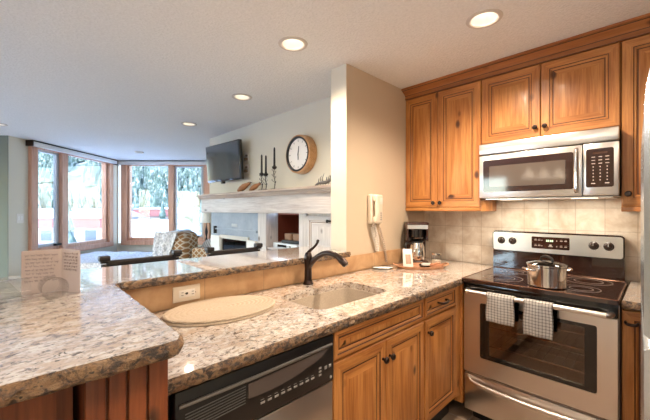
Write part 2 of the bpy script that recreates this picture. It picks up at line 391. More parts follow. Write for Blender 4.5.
# daylight portals at the bay windows and the added ones (sampling aids for the sky)
for M, a, b in ((ML, .385, 2.046), (MR, .20, 1.85), (BAY0 @ Matrix.Translation((0, 2.33, 0)), -1.95, -.45), (PORT5, 0, 3.6), (PORT4, 0, 1.7)):
    L = bpy.data.lights.new('window_portal', 'AREA'); L.shape = 'RECTANGLE'; L.size = b-a; L.size_y = 1.6; L.cycles.is_portal = True
    o = bpy.data.objects.new('window_portal', L); C.objects.link(o)
    c = M @ Vector(((a+b)/2, -.11, 1.49)); n = (M.to_3x3() @ Vector((0, 1, 0))).normalized()
    o.location = c; o.rotation_euler = n.to_track_quat('-Z', 'Z').to_euler()

# ------------------------------------------------------------------ outside
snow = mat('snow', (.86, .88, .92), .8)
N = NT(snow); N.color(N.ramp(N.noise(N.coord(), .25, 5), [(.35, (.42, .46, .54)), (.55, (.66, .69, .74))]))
CX, CY = 1.52, -2.77
def out(r, fw, z): return Vector((CX+r*cos(YAW)-fw*sin(YAW), CY+r*sin(YAW)+fw*cos(YAW), z))
mb = MB(); mb.prism([(-160, -90), (60, -90), (60, 105), (-160, 105)], lambda u, v, d: out(u, v, d), -5., -4.5); struct('ground_outside', mb, snow)
hill_m = mat('hill_forest_floor', (.2, .24, .22), .9); N = NT(hill_m); N.color(N.ramp(N.noise(N.coord(), .12, 5), [(.40, (.07, .10, .09)), (.52, (.16, .20, .19)), (.64, (.50, .54, .58))]))
def hz(r, fw):
    az = r/fw
    top = 22+22*max(0., min(1., (az+.95)/.35))+5*noise.noise(Vector((az*6, 1.3, 0)))
    k = max(0., (fw-88)/70.)
    return -4.8+(top+4.8)*min(1.25, k**.9)+1.5*noise.noise(Vector((r*.05, fw*.05, 0)))
mb = MB(); mb.sheet(lambda u, v: out((-1.5+2.*u)*(86+v*110), 86+v*110, hz((-1.5+2.*u)*(86+v*110), 86+v*110)), 60, 24, 0); struct('hill_outside', mb, hill_m)
conifer_m = mat('snowy_conifer', (.20, .30, .25), .9)
N = NT(conifer_m); N.color(N.ramp(N.noise(N.coord(), .9, 3), [(.38, (.05, .085, .07)), (.55, (.13, .18, .16)), (.68, (.36, .40, .42))]))
def conifer(mb, p, h, seg=7, tiers=3):
    for k in range(tiers):
        z0 = h*(.10+.27*k); z1 = min(h, z0+h*.46); r = h*.17*(1-.26*k)
        mb.lathe([(r*(.9+.2*random.random()), z0), (r*.5, (z0+z1)/2), (0, z1)], p, (0, 0, 1), seg)
mb = MB(); tb = bmesh.new()
def fast_cone(t, p, h, r):
    top = t.verts.new(p+Vector((0, 0, h))); ring = [t.verts.new(p+Vector((r*cos(k*1.2566), r*sin(k*1.2566), h*.08))) for k in range(5)]
    mid = [t.verts.new(p+Vector((r*.62*cos(k*1.2566+.6), r*.62*sin(k*1.2566+.6), h*.45))) for k in range(5)]
    for k in range(5):
        t.faces.new((ring[k], ring[(k+1) % 5], mid[k])); t.faces.new((mid[k], ring[(k+1) % 5], mid[(k+1) % 5])); t.faces.new((mid[k], mid[(k+1) % 5], top))
for i in range(1700):
    az = random.uniform(-1.0, -.25); fw = 90+random.random()**1.2*75; r = az*fw
    if noise.noise(Vector((r*.06, fw*.06, 3))) < -.12: continue
    h = random.uniform(4, 8.5); fast_cone(tb, out(r, fw, hz(r, fw)-.3), h, h*.2)
mb.add(tb, 0); o = obj('forest', mb, conifer_m); o['kind'] = 'stuff'; tag(o, 'snowy conifer forest on the hillside beyond the windows', 'forest')
lodge_red = mat('lodge_red_siding', (.26, .10, .10), .7); lodge_wall = mat('lodge_stucco', (.40, .36, .34), .8); lodge_glass = mat('lodge_dark_glass', (.10, .13, .16), .15)
def lodge(label, r0, r1, fw, dep, zb, ze, zr, sid):
    c = out((r0+r1)/2, fw, zb); e = thing('lodge_building', label, 'building', c, 'lodges outside')
    A = lambda r, f_, z: out(r, f_, z)
    mb = MB(); mb.prism([(r0, zb), (r1, zb), (r1, ze), (r0, ze)], lambda u, v, d: A(u, d, v), fw, fw+dep); obj('wall', mb, lodge_wall, e)
    mb = MB(); mb.prism([(r0-.6, ze-1.3), (r1+.6, ze-1.3), (r1+.6, ze), (r0-.6, ze)], lambda u, v, d: A(u, d, v), fw-.5, fw-.05); obj('fascia_band', mb, sid, e)
    mb = MB(); mb.prism([(fw-.8, ze), (fw+dep+.8, ze), (fw+dep*.5, zr)], lambda u, v, d: A(d, u, v), r0-.8, r1+.8); obj('snow_roof', mb, snow, e)
    n = max(2, int((r1-r0)/2.6))
    for k in range(n):
        x = r0+(k+.5)*(r1-r0)/n; mb = MB(); mb.prism([(x-.75, ze-3.2), (x+.75, ze-3.2), (x+.75, ze-1.7), (x-.75, ze-1.7)], lambda u, v, d: A(u, d, v), fw-.06, fw+.1); obj('window', mb, lodge_glass, e)
    mb = MB()
    for z in (ze-4.2, ze-3.5): mb.prism([(r0, z), (r1, z), (r1, z+.12), (r0, z+.12)], lambda u, v, d: A(u, d, v), fw-1.3, fw-1.2)
    for k in range(int((r1-r0)/.8)): x = r0+k*.8; mb.prism([(x, ze-4.2), (x+.1, ze-4.2), (x+.1, ze-3.5), (x, ze-3.5)], lambda u, v, d: A(u, d, v), fw-1.3, fw-1.2)
    obj('balcony_railing', mb, lodge_red, e)
lodge('snow-roofed lodge with a dusky red band seen through the right bay window', -34.5, -27.5, 60, 10, -4.5, 1.5, 1.9, lodge_red)
lodge('low snow-roofed house in front of the red-banded lodge', -29.0, -21.0, 44, 8, -4.5, -2.4, .0, lodge_wall)
lodge('long snow-roofed lodge with balcony rail seen through the left bay window', -44, -31.5, 46, 9, -4.5, 0.2, 1.6, lodge_red)
for i, (px, fw, h, lb) in enumerate(((-16.5, 36, 6.0, 'conifer outside the right bay window beside the low house'), (-28.2, 56.6, 7.4, 'bushy conifer in front of the red-banded lodge'), (-33.5, 42, 8.8, 'tall conifer outside the left bay window'), (-24.0, 57, 9.5, 'tall conifer outside the narrow right pane of the right bay window'))):
    e = thing('conifer_tree', lb, 'tree', out(px, fw, -4.5)); mb = MB(); conifer(mb, out(px, fw, -4.5), h, 9, 4); obj('foliage', mb, conifer_m, e)
    mb = MB(); mb.cyl(out(px, fw, -4.5), out(px, fw, -3.6), .2); obj('trunk', mb, lodge_red, e)

# ------------------------------------------------------------------ ceiling fixtures
can_labels = ['lit recessed ceiling lamp in front of the wall end above the raised bar', 'lit recessed ceiling lamp nearest the wall cabinets and microwave',
              'recessed ceiling lamp in front of the wall clock', 'recessed ceiling lamp nearest the television']
def can_light(x, y, label, first=[None]):
    if first[0]: return dup(first[0], (x, y, ZC), 0., label)
    e = thing('recessed_lamp', label, 'ceiling light', (x, y, ZC), 'recessed ceiling lamps'); first[0] = e
    mb = MB(); mb.lathe([(.066, .0), (.066, -.003), (.072, -.007), (.088, -.004), (.090, 0)], (x, y, ZC), seg=36); obj('trim_ring', mb, mat('trim_ring_beige', (.58, .52, .46), .5), e)
    mb = MB(); mb.lathe([(.067, -.002), (.062, .03), (.050, .085), (.0475, .085), (.060, .03), (.065, .0)], (x, y, ZC), seg=36); obj('reflector', mb, white_en, e)
    mb = MB(); mb.lathe([(0, .078), (.030, .079), (.049, .088), (.049, .1), (0, .1)], (x, y, ZC), seg=28); obj('bulb', mb, lamp_m, e)
    return e
for i, (x, y) in enumerate(ALLC):
    can_light(x, y, can_labels[i] if i < 4 else ('added recessed fill lamp out of view over the kitchen floor' if i < 8 else ('recessed ceiling lamp nearest the sage wall at the left' if i == 8 else 'added recessed fill lamp out of view over the living room')))
    L = bpy.data.lights.new('recessed_lamp_light', 'SPOT'); L.energy = CAN_W*{0: .8, 1: 1.15, 4: .35, 5: .42, 6: .7, 7: .2, 8: .012}.get(i, 0) or LIV_W; L.color = CAN_COL; L.spot_size = radians(150); L.spot_blend = .9; L.shadow_soft_size = .05
    o = bpy.data.objects.new('recessed_lamp_light', L); C.objects.link(o); o.location = (x, y, ZC-.012)
e = thing('smoke_detector', 'white round smoke detector on the ceiling before the right bay window', 'smoke detector', (-4.858, -1.121, ZC))
mb = MB(); mb.lathe([(.075, 0), (.075, -.02), (.05, -.036), (0, -.038)], (-4.858, -1.121, ZC)); obj('body', mb, white_en, e)

# ------------------------------------------------------------------ cabinets
fX = lambda x0: (lambda u, v, d: Vector((x0+d, u, v)))       # faces +X
fY = lambda y0: (lambda u, v, d: Vector((u, y0-d, v)))       # faces -Y
def panel_door(fn, u0, u1, z0, z1, t=.02, sw=.058):
    """raised-panel door; material slots 0 upright grain, 1 level grain, 2 glaze"""
    b = bmesh.new()
    R = [(0, -t), (0, -.003), (.003, 0), (sw-.016, 0), (sw-.012, -.004), (sw-.006, -.004), (sw-.001, -.009), (sw+.005, -.009), (sw+.034, -.001), (sw+.036, -.0005)]
    rings = [[b.verts.new(fn(u, v, d)) for u, v in ((u0+i, z0+i), (u1-i, z0+i), (u1-i, z1-i), (u0+i, z1-i))] for i, d in R]
    for k, (A, B) in enumerate(zip(rings, rings[1:])):
        for j in range(4):
            f = b.faces.new((A[j], A[(j+1) % 4], B[(j+1) % 4], B[j]))
            f.material_index = 2 if k in (3, 6) else (1 if j in (0, 2) else 0)
    f = b.faces.new(rings[-1]); f.material_index = 0; f = b.faces.new(rings[0][::-1]); f.material_index = 0
    bmesh.ops.recalc_face_normals(b, faces=b.faces)
    return MB().add(b)
KP = [(0, 0), (.007, 0), (.006, .008), (.0075, .012), (.0145, .018), (.0155, .023), (.012, .029), (0, .031)]
def knob(fn, ax, u, z, parent): mb = MB(); mb.lathe(KP, fn(u, z, 0), ax, 18); return obj('knob', mb, bronze, parent)
def bar_pull(fn, u, z, parent, w=.048):
    mb = MB(); mb.tube([fn(u-w, z, 0), fn(u-w, z, .02), fn(u-w*.5, z-.004, .028), fn(u+w*.5, z-.004, .028), fn(u+w, z, .02), fn(u+w, z, 0)], [.006, .006, .0075, .0075, .006, .006], 8, 0, False, 4)
    return obj('pull', mb, bronze, parent)
WX, WY = [wood_v, wood_x, glaze], [wood_v, wood_y, glaze]
PX, NY = (1, 0, 0), (0, -1, 0)
F = .595                                                     # face plane of the sink-side base cabinets
def base_carcass(e, y0, y1, top=.872):
    mb = MB(); mb.box(.02, F, y0, y1, .15, top, 0, .001)
    if top < .8: mb.box(F-.02, F, y0, y1, top, .872); mb.box(.02, .05, y0, y1, top, .872); mb.box(.05, F-.02, y0, y0+.02, top, .872); mb.box(.05, F-.02, y1-.02, y1, top, .872); obj('body', mb, WY, e)
    mb = MB(); mb.box(.06, F-.06, y0, y1, 0, .15); obj('toe_kick', mb, black_plastic, e)
fs = fX(F+.02)
e = thing('sink_cabinet', 'knotty alder double-door base cabinet under the sink', 'cabinet', (.3, -1.485, 0), 'base cabinets'); base_carcass(e, -1.845, -1.125, .685)
obj('drawer_front', panel_door(fs, -1.838, -1.128, .748, .866, sw=.034), WY, e)
d = obj('door', panel_door(fs, -1.838, -1.4875, .165, .738), WY, e); knob(fs, PX, -1.512, .655, d)
d = obj('door', panel_door(fs, -1.4845, -1.128, .165, .738), WY, e); knob(fs, PX, -1.458, .655, d)
e = thing('base_cabinet', 'narrow knotty alder base cabinet with one drawer, between the sink cabinet and the range', 'cabinet', (.3, -.92, 0), 'base cabinets'); base_carcass(e, -1.122, -.66)
d = obj('drawer', panel_door(fs, -1.116, -.725, .748, .866, sw=.034), WY, e); bar_pull(fs, -.925, .812, d)
d = obj('door', panel_door(fs, -1.116, -.725, .165, .738), WY, e); knob(fs, PX, -1.085, .667, d)
mb = MB(); mb.box(F, F+.018, -.722, -.66, .15, .872, 0, .001); mb.box(F-.05, .627, -.66, -.62, .10, .872, 0, .001); obj('corner_filler', mb, WY, e)
e = thing('base_cabinet', 'sliver of alder base cabinet between the range and the refrigerator', 'cabinet', (1.7, -.3, 0), 'base cabinets')
mb = MB(); mb.box(1.388, 2.34, -.61, -.02, .10, .872); obj('body', mb, WX, e)
mb = MB(); mb.box(1.388, 2.34, -.55, -.05, 0, .10); obj('toe_kick', mb, black_plastic, e)
fr = fY(-.63); d = obj('door', panel_door(fr, 1.392, 1.80, .165, .866), WX, e); bar_pull(fr, 1.425, .812, d, .022)
# wall cabinets
fu = fY(-.335)
def upper(label, x0, x1, z0, z1, doors, rail=True):
    e = thing('wall_cabinet', label, 'cabinet', ((x0+x1)/2, -.16, z0), 'wall cabinets')
    mb = MB(); mb.box(x0, x1, -.315, -.013, z0, z1, 0, .001)
    if rail: mb.box(x0, x1, -.335, -.30, z0, z0+.028, 1, .004)
    obj('body', mb, WX, e)
    for (a, b, zz0, zz1, k) in doors:
        d = obj('door', panel_door(fu, a, b, zz0, zz1, sw=.062), WX, e)
        if k: knob(fu, NY, k[0], k[1], d)
upper('tall two-door knotty alder wall cabinet above the coffee maker', .002, .622, 1.343, 2.30, [(.004, .290, 1.374, 2.285, (.262, 1.408)), (.294, .620, 1.374, 2.285, (.318, 1.408))])
upper('short two-door knotty alder wall cabinet directly above the microwave', .625, 1.366, 1.812, 2.30, [(.628, .985, 1.822, 2.285, (.960, 1.882)), (.989, 1.364, 1.822, 2.285, (1.013, 1.882))], False)
upper('tall knotty alder wall cabinet right of the microwave, partly behind the refrigerator', 1.369, 2.33, 1.343, 2.30, [(1.372, 1.83, 1.374, 2.285, (1.399, 1.440)), (1.834, 2.32, 1.374, 2.285, None)])
mb = MB(); prof = [(-.315, 2.288), (-.338, 2.288), (-.338, 2.318), (-.344, 2.322), (-.348, 2.328), (-.362, 2.338), (-.378, 2.345), (-.384, 2.350), (-.384, 2.354), (-.398, 2.356), (-.398, ZC-.001), (-.315, ZC-.001)]
mb.prism(prof, lambda u, v, d: Vector((d, u, v)), .002, 2.33); mb.box(.002, 2.33, -.3425, -.338, 2.3175, 2.3225, 1); mb.box(.002, 2.33, -.386, -.380, 2.3495, 2.3545, 1); mb.box(.002, 2.33, -.3405, -.336, 2.2885, 2.2925, 1); o = obj('crown_molding', mb, [wood_x, glaze], ang=20); o['kind'] = 'structure'
o.name = 'trim_1'; o.data.materials[0] = wood('alder_crown', 0, (.40, .150, .040), (.31, .100, .022), (.20, .055, .010), off=7.)

# ------------------------------------------------------------------ counters
def arc(cx, cy, r, a0, a1, n=8): return [(cx+r*cos(radians(a0+(a1-a0)*k/n)), cy+r*sin(radians(a0+(a1-a0)*k/n))) for k in range(n+1)]
def slab(poly, z0, z1, hole=None, step=.014, amp=.007, rough=lambda x, y: True):
    b = bmesh.new(); P = []
    for i in range(len(poly)):
        a, c = Vector(poly[i]), Vector(poly[(i+1) % len(poly)]); n = max(1, int((c-a).length/step))
        P += [a+(c-a)*k/n for k in range(n)]
    n = len(P); area = sum(P[i].x*P[(i+1) % n].y-P[(i+1) % n].x*P[i].y for i in range(n)); sg = 1 if area > 0 else -1
    Nn = []
    for i in range(n):
        d = (P[(i+1) % n]-P[i-1]).normalized(); Nn.append(Vector((d.y, -d.x))*sg)
    lev = [(0., -.004, .6), (.18, 0, 1), (.4, .001, 1), (.62, .001, 1), (.84, -.001, .8), (1., -.006, .45)]; rings = []
    for fz, off, k in lev:
        ring = []
        for i in range(n):
            z = z0+(z1-z0)*fz; q = Vector((P[i].x*70, P[i].y*70, z*95))
            j = amp*k*(noise.noise(q)+.6*noise.noise(q*2.3)) if rough(P[i].x, P[i].y) else 0.
            p = P[i]+Nn[i]*(off+j); ring.append(b.verts.new((p.x, p.y, z)))
        rings.append(ring)
    for A, B in zip(rings, rings[1:]):
        for k in range(n): b.faces.new((A[k], A[(k+1) % n], B[(k+1) % n], B[k])).material_index = 1
    top = [b.edges.get((rings[-1][k], rings[-1][(k+1) % n])) for k in range(n)]; bot = [b.edges.get((rings[0][k], rings[0][(k+1) % n])) for k in range(n)]
    if hole:
        m = len(hole); H1 = [b.verts.new((x, y, z1)) for x, y in hole]; H0 = [b.verts.new((x, y, z0)) for x, y in hole]
        for k in range(m):
            f = b.faces.new((H1[k], H1[(k+1) % m], H0[(k+1) % m], H0[k])); f.material_index = 0
        top += [b.edges.get((H1[k], H1[(k+1) % m])) for k in range(m)]; bot += [b.edges.get((H0[k], H0[(k+1) % m])) for k in range(m)]
    for e_ in (top, bot): bmesh.ops.triangle_fill(b, use_beauty=True, edges=e_, normal=(0, 0, 1))
    bmesh.ops.recalc_face_normals(b, faces=b.faces)
    return MB().add(b)
def rrect(x0, x1, y0, y1, r, n=6):
    return arc(x1-r, y0+r, r, -90, 0, n)+arc(x1-r, y1-r, r, 0, 90, n)+arc(x0+r, y1-r, r, 90, 180, n)+arc(x0+r, y0+r, r, 180, 270, n)
SK = (.175, .495, -1.80, -1.275)
o = obj('countertop', slab([(.0125, -2.478), (.64, -2.478), (.64, -.70), (.629, -.66), (.629, -.0125), (.0125, -.0125)], .874, .914, rrect(*SK, .055), rough=lambda x, y: x > .62), [gran, gran_edge])
tag(o, 'speckled cream granite countertop with a rough front edge around the sink', 'countertop')
o = obj('countertop', slab([(1.388, -.64), (2.33, -.64), (2.33, -.0125), (1.388, -.0125)], .874, .914, rough=lambda x, y: y < -.6), [gran, gran_edge])
tag(o, 'small piece of granite countertop between the range and the refrigerator', 'countertop')
bar_poly = [(.042, -1.088)]+[(-.152, -1.088), (-.152, -.98), (-.42, -.98), (-.42, -3.30), (.765, -3.30)]+arc(.748, -2.522, .04, 5, 90, 8)+[(.07, -2.472), (.045, -2.455)]
o = obj('bar_counter', slab(bar_poly, 1.032, 1.067, amp=.008, rough=lambda x, y: x > -.40), [gran, gran_edge])
tag(o, 'raised L-shaped granite bar top with chiselled brown edge, carrying the card', 'countertop')
# sink
e = thing('sink', 'cream undermount sink basin set in the granite countertop', 'sink', (.335, -1.5375, .69))
def ring_pts(x0, x1, y0, y1, r, z): return [(x, y, z) for x, y in rrect(x0, x1, y0, y1, r)]
b = bmesh.new(); x0, x1, y0, y1 = SK; rings = []
for off, z, r in ((.02, .872, .06), (.002, .872, .056), (.003, .80, .055), (-.012, .715, .055), (-.035, .70, .05)):
    rings.append([b.verts.new(p) for p in ring_pts(x0-off, x1+off, y0-off, y1+off, r, z)])
for A, B in zip(rings, rings[1:]):
    for k in range(len(A)): b.faces.new((A[k], A[(k+1) % len(A)], B[(k+1) % len(A)], B[k]))
b.faces.new(rings[-1]); bmesh.ops.recalc_face_normals(b, faces=b.faces); bmesh.ops.reverse_faces(b, faces=b.faces)
bmesh.ops.solidify(b, geom=b.faces[:], thickness=.006)
obj('basin', MB().add(b), sink_m, e)
mb = MB(); mb.lathe([(.042, .003), (.038, .006), (.02, .003), (0, .002)], (.335, -1.54, .7065)); obj('drain', mb, chrome, e)
# faucet
fx, fy = .068, -1.497
e = thing('faucet', 'dark oil-rubbed bronze faucet with a lever, behind the sink', 'faucet', (fx, fy, .914))
mb = MB(); mb.lathe([(0, .0), (.031, .0), (.031, .006), (.026, .012), (.0225, .03), (.0215, .09), (.0235, .13), (.0235, .165), (.019, .18), (.014, .188), (0, .19)], (fx, fy, .914), seg=28); obj('body', mb, bronze, e)
sd = Vector((.97, .24, 0)).normalized()
def sp(t_, z): return Vector((fx, fy, z))+sd*t_
mb = MB(); mb.tube([sp(.0, 1.005), sp(.03, 1.048), (sp(.075, 1.085)), sp(.125, 1.105), sp(.175, 1.102), sp(.215, 1.082)], [.016, .0165, .016, .0155, .016, .017], 14, 0, False, 6)
obj('spout', mb, bronze, e)
mb = MB(); mb.tube([sp(.208, 1.087), sp(.228, 1.072), sp(.252, 1.050)], [.0175, .0205, .0195], 14, 0, False, 4); mb.tube([sp(.250, 1.052), sp(.256, 1.046)], [.0165, .015], 14); obj('spray_head', mb, bronze, e)
mb = MB(); mb.tube([Vector((fx, fy, 1.095)), Vector((fx+.004, fy+.012, 1.112)), Vector((fx+.010, fy+.035, 1.128)), Vector((fx+.016, fy+.055, 1.150)), Vector((fx+.017, fy+.062, 1.166))], [.013, .010, .0075, .0075, .009], 10, 0, False, 4)
mb.ball((fx+.017, fy+.062, 1.166), .0095); obj('lever', mb, bronze, e)
# outlet in the bar tiles
def plate_x(name, label, cat, y0, y1, z0, z1, x, gangs=2, group=None):
    e = thing(name, label, cat, (x, (y0+y1)/2, z0), group)
    mb = MB(); mb.box(x, x+.007, y0, y1, z0, z1, 0, .0025); obj('plate', mb, almond, e)
    return e
e = plate_x('outlet_plate', 'cream electrical outlet plate on the bar tiles behind the oval placemats', 'outlet', -2.247, -2.125, .938, 1.008, .012)
mb = MB()
mb.box(.018, .0205, -2.222, -2.150, .956, .990, 0, .002); obj('receptacle', mb, white_pl, e)
mb = MB()
for yy in (-2.212, -2.165):
    for dz in (-.006, .006): mb.box(.0202, .0209, yy, yy+.010, .973+dz-.0012, .973+dz+.0012)
    mb.cyl((.0202, yy+.018, .973), (.0209, yy+.018, .973), .0022, seg=8)
mb.box(.0202, .0209, -2.192, -2.182, .968, .978); obj('slots', mb, black_plastic, e)

# ------------------------------------------------------------------ dishwasher
e = thing('dishwasher', 'stainless dishwasher with black control panel under the counter', 'dishwasher', (.3, -2.15, 0))
y0, y1 = -2.458, -1.850
mb = MB(); mb.box(.03, .585, y0, y1, .10, .868); obj('body', mb, black_plastic, e)
mb = MB(); mb.box(.586, .622, y0+.003, y1-.003, .12, .680, 0, .006); obj('door', mb, steel_y, e)
mb = MB(); mb.box(.586, .628, y0+.003, y1-.003, .686, .866, 0, .007); p = obj('control_panel', mb, mat('dishwasher_black', (.008, .008, .009), .28), e)
mb = MB(); mb.tube([(.632, y0+.012, .828), (.636, -2.15, .829), (.632, y1-.02, .832)], .0055, 8, 0, False, 8); obj('handle_lip', mb, mat('lip_grey', (.22, .21, .20), .3, .9), p)
mb = MB(); pts = [(-2.235, .812), (-1.885, .820)]+[(-1.885-.35*k/10, .820-.058*sin(pi*(.12+.88*k/10)*.62)) for k in range(1, 11)]
mb.prism(pts, fX(.627), .0, .0026); obj('pocket', mb, mat('pocket_grey', (.20, .17, .16), .25, .6), p)
mb = MB()
for k in range(7): mb.tube([(.629, y0+.03, .800-.0085*k), (.629, -2.245+.0*k, .808-.0085*k)], .0016, 6)
obj('vent_slats', mb, mat('slat_grey', (.10, .10, .10), .4), p)
bgm = mat('button_grey', (.30, .29, .28), .4)
spots = [(-2.19+.027*k, .729, .016, .007) for k in range(9)]+[(-1.935, .728+.013*k, .013, .007) for k in range(3)]+[(-1.905+.022*k, .744, .013, .012) for k in range(2)]
for yy, z, w, h in spots: mb = MB(); mb.box(.6275, .6292, yy, yy+w, z, z+h, 0, .0005); obj('button', mb, bgm, p)
mb = MB()
for k in range(9): mb.box(.6275, .6286, -2.19+.027*k, -2.177+.027*k, .742, .7435)
obj('button_lettering', mb, bgm, p)
mb = MB(); mb.cyl((.6275, -1.872, .705), (.630, -1.872, .705), .006, seg=14); obj('badge', mb, bgm, p)
mb = MB(); mb.box(.06, .54, y0, y1, 0, .10); obj('toe_kick', mb, black_plastic, e)

# ------------------------------------------------------------------ range
e = thing('range', 'stainless electric range with a black glass cooktop and oven door window', 'stove', (1.008, -.35, 0))
X0, X1 = .634, 1.382
mb = MB(); mb.box(X0, X1, -.635, -.55, .07, .34); mb.box(X0, X1, -.55, -.03, .07, .90); mb.box(X0, X0+.07, -.635, -.55, .34, .90); mb.box(X1-.07, X1, -.635, -.55, .34, .90); mb.box(X0, X1, -.635, -.55, .80, .90)
# hollow oven: 
mb = MB()
mb.box(X0, X1, -.635, -.03, .07, .36); mb.box(X0, X1, -.635, -.03, .795, .898); mb.box(X0, X0+.08, -.635, -.03, .36, .795); mb.box(X1-.08, X1, -.635, -.03, .36, .795); mb.box(X0+.08, X1-.08, -.09, -.03, .36, .795)
obj('body', mb, mat('oven_enamel', (.36, .27, .21), .35), e)
mb = MB()
for z in (.50, .62):
    for k in range(13): x = X0+.10+k*.0455; mb.tube([(x, -.61, z), (x, -.12, z)], .0022, 6)
    mb.tube([(X0+.085, -.61, z), (X1-.085, -.61, z)], .0036, 6); mb.tube([(X0+.085, -.35, z), (X1-.085, -.35, z)], .003, 6)
obj('oven_racks', mb, chrome, e)
# cooktop
mb = MB(); mb.prism(rrect(X0-.004, X1+.004, -.690, -.105, .012, 3), lambda u, v, d: Vector((u, v, d)), .897, .918)
p = obj('cooktop', mb, brown_gloss, e)
mb = MB(); mb.tube([(x, y, .9165) for x, y in rrect(X0+.004, X1-.004, -.683, -.115, .01, 3)], .0042, 6, 0, True); obj('cooktop_trim', mb, mat('bronze_trim', (.30, .16, .10), .25, .8), p)
rm = mat('burner_print', (.16, .13, .11), .3)
for (x, y, r) in ((.815, -.50, .112), (.815, -.235, .082), (1.215, -.50, .085), (1.215, -.235, .112)):
    mb = MB()
    for rr in (r, r*.62): mb.lathe([(rr-.0022, 0), (rr+.0022, 0), (rr+.0022, .0008), (rr-.0022, .0008), (rr-.0022, 0)], (x, y, .9182), seg=48)
    obj('burner_ring', mb, rm, p)
# backguard
mb = MB(); mb.box(X0-.008, X1-.012, -.098, -.02, .90, 1.05); g = obj('backguard', mb, brown_gloss, e)
mb = MB(); mb.prism(rrect(X0-.010, X1-.010, 1.045, 1.197, .022, 5), lambda u, v, d: Vector((u, d, v)), -.020, -.104); obj('backguard_frame', mb, brown_gloss, e)
mb = MB(); mb.prism(rrect(X0-.002, X1-.018, 1.054, 1.186, .014, 5), lambda u, v, d: Vector((u, d, v)), -.100, -.112); p = obj('control_panel', mb, steel_x, e)
mb = MB(); mb.prism(rrect(.885, 1.103, 1.084, 1.166, .006, 3), lambda u, v, d: Vector((u, d, v)), -.110, -.1135); dsp = obj('display', mb, brown_gloss, p)
mb = MB()
for (a, b, z, w, h) in [(.905, 1.150, 1, .016, .004), (.930, 1, 1, .016, .004), (.955, 1, 1, .004, .004)]: pass
for row, z in enumerate((1.142, 1.104)):
    for xx in (.902, .924, 1.050, 1.074): mb.box(xx, xx+.015, -.1143, -.113, z-.0022, z+.0022, 0, .001); 
    for xx in (.945, 1.030): mb.box(xx, xx+.005, -.1143, -.113, z-.003, z+.003)
    for xx in (.902, .924, 1.050, 1.074): mb.box(xx+.002, xx+.014, -.1143, -.113, z+.007, z+.0085)
mb.box(.985, 1.010, -.1143, -.113, 1.100, 1.104); mb.box(.990, 1.004, -.1143, -.113, 1.106, 1.115)
obj('touch_keys', mb, mark_m, dsp)
mb = MB()
for xx in (.973, .983, .995, 1.005): mb.box(xx, xx+.007, -.1143, -.113, 1.134, 1.147)
obj('clock_digits', mb, mat('digit_green', (.2, .3, .2), .4, emit=(.75, 1., .6), es=1.2), dsp)
for x in (.688, .763, 1.227, 1.299):
    mb = MB(); mb.lathe([(0, 0), (.026, 0), (.026, .003), (.021, .006), (.020, .022), (.017, .026), (0, .026)], (x, -.112, 1.126), NY, 24)
    mb.box(x-.0045, x+.0045, -.147, -.130, 1.108, 1.144, 0, .002); k = obj('knob', mb, mat('knob_brown_black', (.03, .016, .012), .25), p)
    mb = MB(); mb.box(x-.001, x+.001, -.1478, -.1468, 1.128, 1.143); obj('pointer', mb, mark_m, k)
    mb = MB()
    for a in range(9): q = radians(-60+a*37.5); mb.box(x+.031*sin(q)-.001, x+.031*sin(q)+.001, -.1127, -.1118, 1.126+.031*cos(q)-.001, 1.126+.031*cos(q)+.001)
    obj('dial_marks', mb, black_plastic, p)
# oven door
dz0, dz1, yF = .322, .822, -.660
wx0, wx1, wz0, wz1 = .735, 1.300, .430, .772
b = bmesh.new()
def fr_ring(x0, x1, z0, z1, r, y): return [b.verts.new((u, y, v)) for u, v in rrect(x0, x1, z0, z1, r, 4)]
O0 = fr_ring(X0+.002, X1-.002, dz0, dz1, .006, -.637); O1 = fr_ring(X0+.002, X1-.002, dz0, dz1, .006, yF+.003); O2 = fr_ring(X0+.005, X1-.005, dz0+.003, dz1-.003, .006, yF)
I2 = fr_ring(wx0, wx1, wz0, wz1, .012, yF); I1 = fr_ring(wx0, wx1, wz0, wz1, .012, -.637)
for A, B in ((O0, O1), (O1, O2), (O2, I2), (I2, I1), (I1, O0)):
    for k in range(len(A)): b.faces.new((A[k], A[(k+1) % len(A)], B[(k+1) % len(A)], B[k]))
bmesh.ops.recalc_face_normals(b, faces=b.faces); d = obj('oven_door', MB().add(b), steel_x, e)
b = bmesh.new(); gx0, gx1, gz0, gz1 = wx0+.050, wx1-.050, wz0+.022, wz1-.020
A = [fr_ring(wx0+.001, wx1-.001, wz0+.001, wz1-.001, .011, y) for y in (-.640, -.658)]; Bq = [fr_ring(gx0, gx1, gz0, gz1, .006, y) for y in (-.658, -.640)]
L4 = A+Bq
for q in range(4):
    P_, Q_ = L4[q], L4[(q+1) % 4]
    for k in range(len(P_)): b.faces.new((P_[k], P_[(k+1) % len(P_)], Q_[(k+1) % len(P_)], Q_[k]))
bmesh.ops.recalc_face_normals(b, faces=b.faces); obj('window_border', MB().add(b), black_gloss, d)
mb = MB(); mb.box(gx0-.004, gx1+.004, -.652, -.648, gz0-.004, gz1+.004); obj('window_glass', mb, oven_glass, d)
mb = MB(); mb.box(X0+.002, X1-.002, -.668, -.637, .826, .896, 0, .006); obj('vent_strip', mb, black_gloss, e)
mb = MB(); hz_ = .846; mb.tube([(X0+.030, -.662, hz_), (X0+.032, -.690, hz_), (X0+.05, -.714, hz_), (X0+.10, -.720, hz_), (X1-.10, -.720, hz_), (X1-.05, -.714, hz_), (X1-.028, -.690, hz_), (X1-.026, -.662, hz_)], [.013, .014, .0145, .0145, .0145, .0145, .014, .013], 14, 0, False, 5)
obj('handle', mb, steel_x, d)
mb = MB(); mb.box(X0+.002, X1-.002, -.655, -.62, .075, .305, 0, .006); d = obj('drawer', mb, steel_x, e)
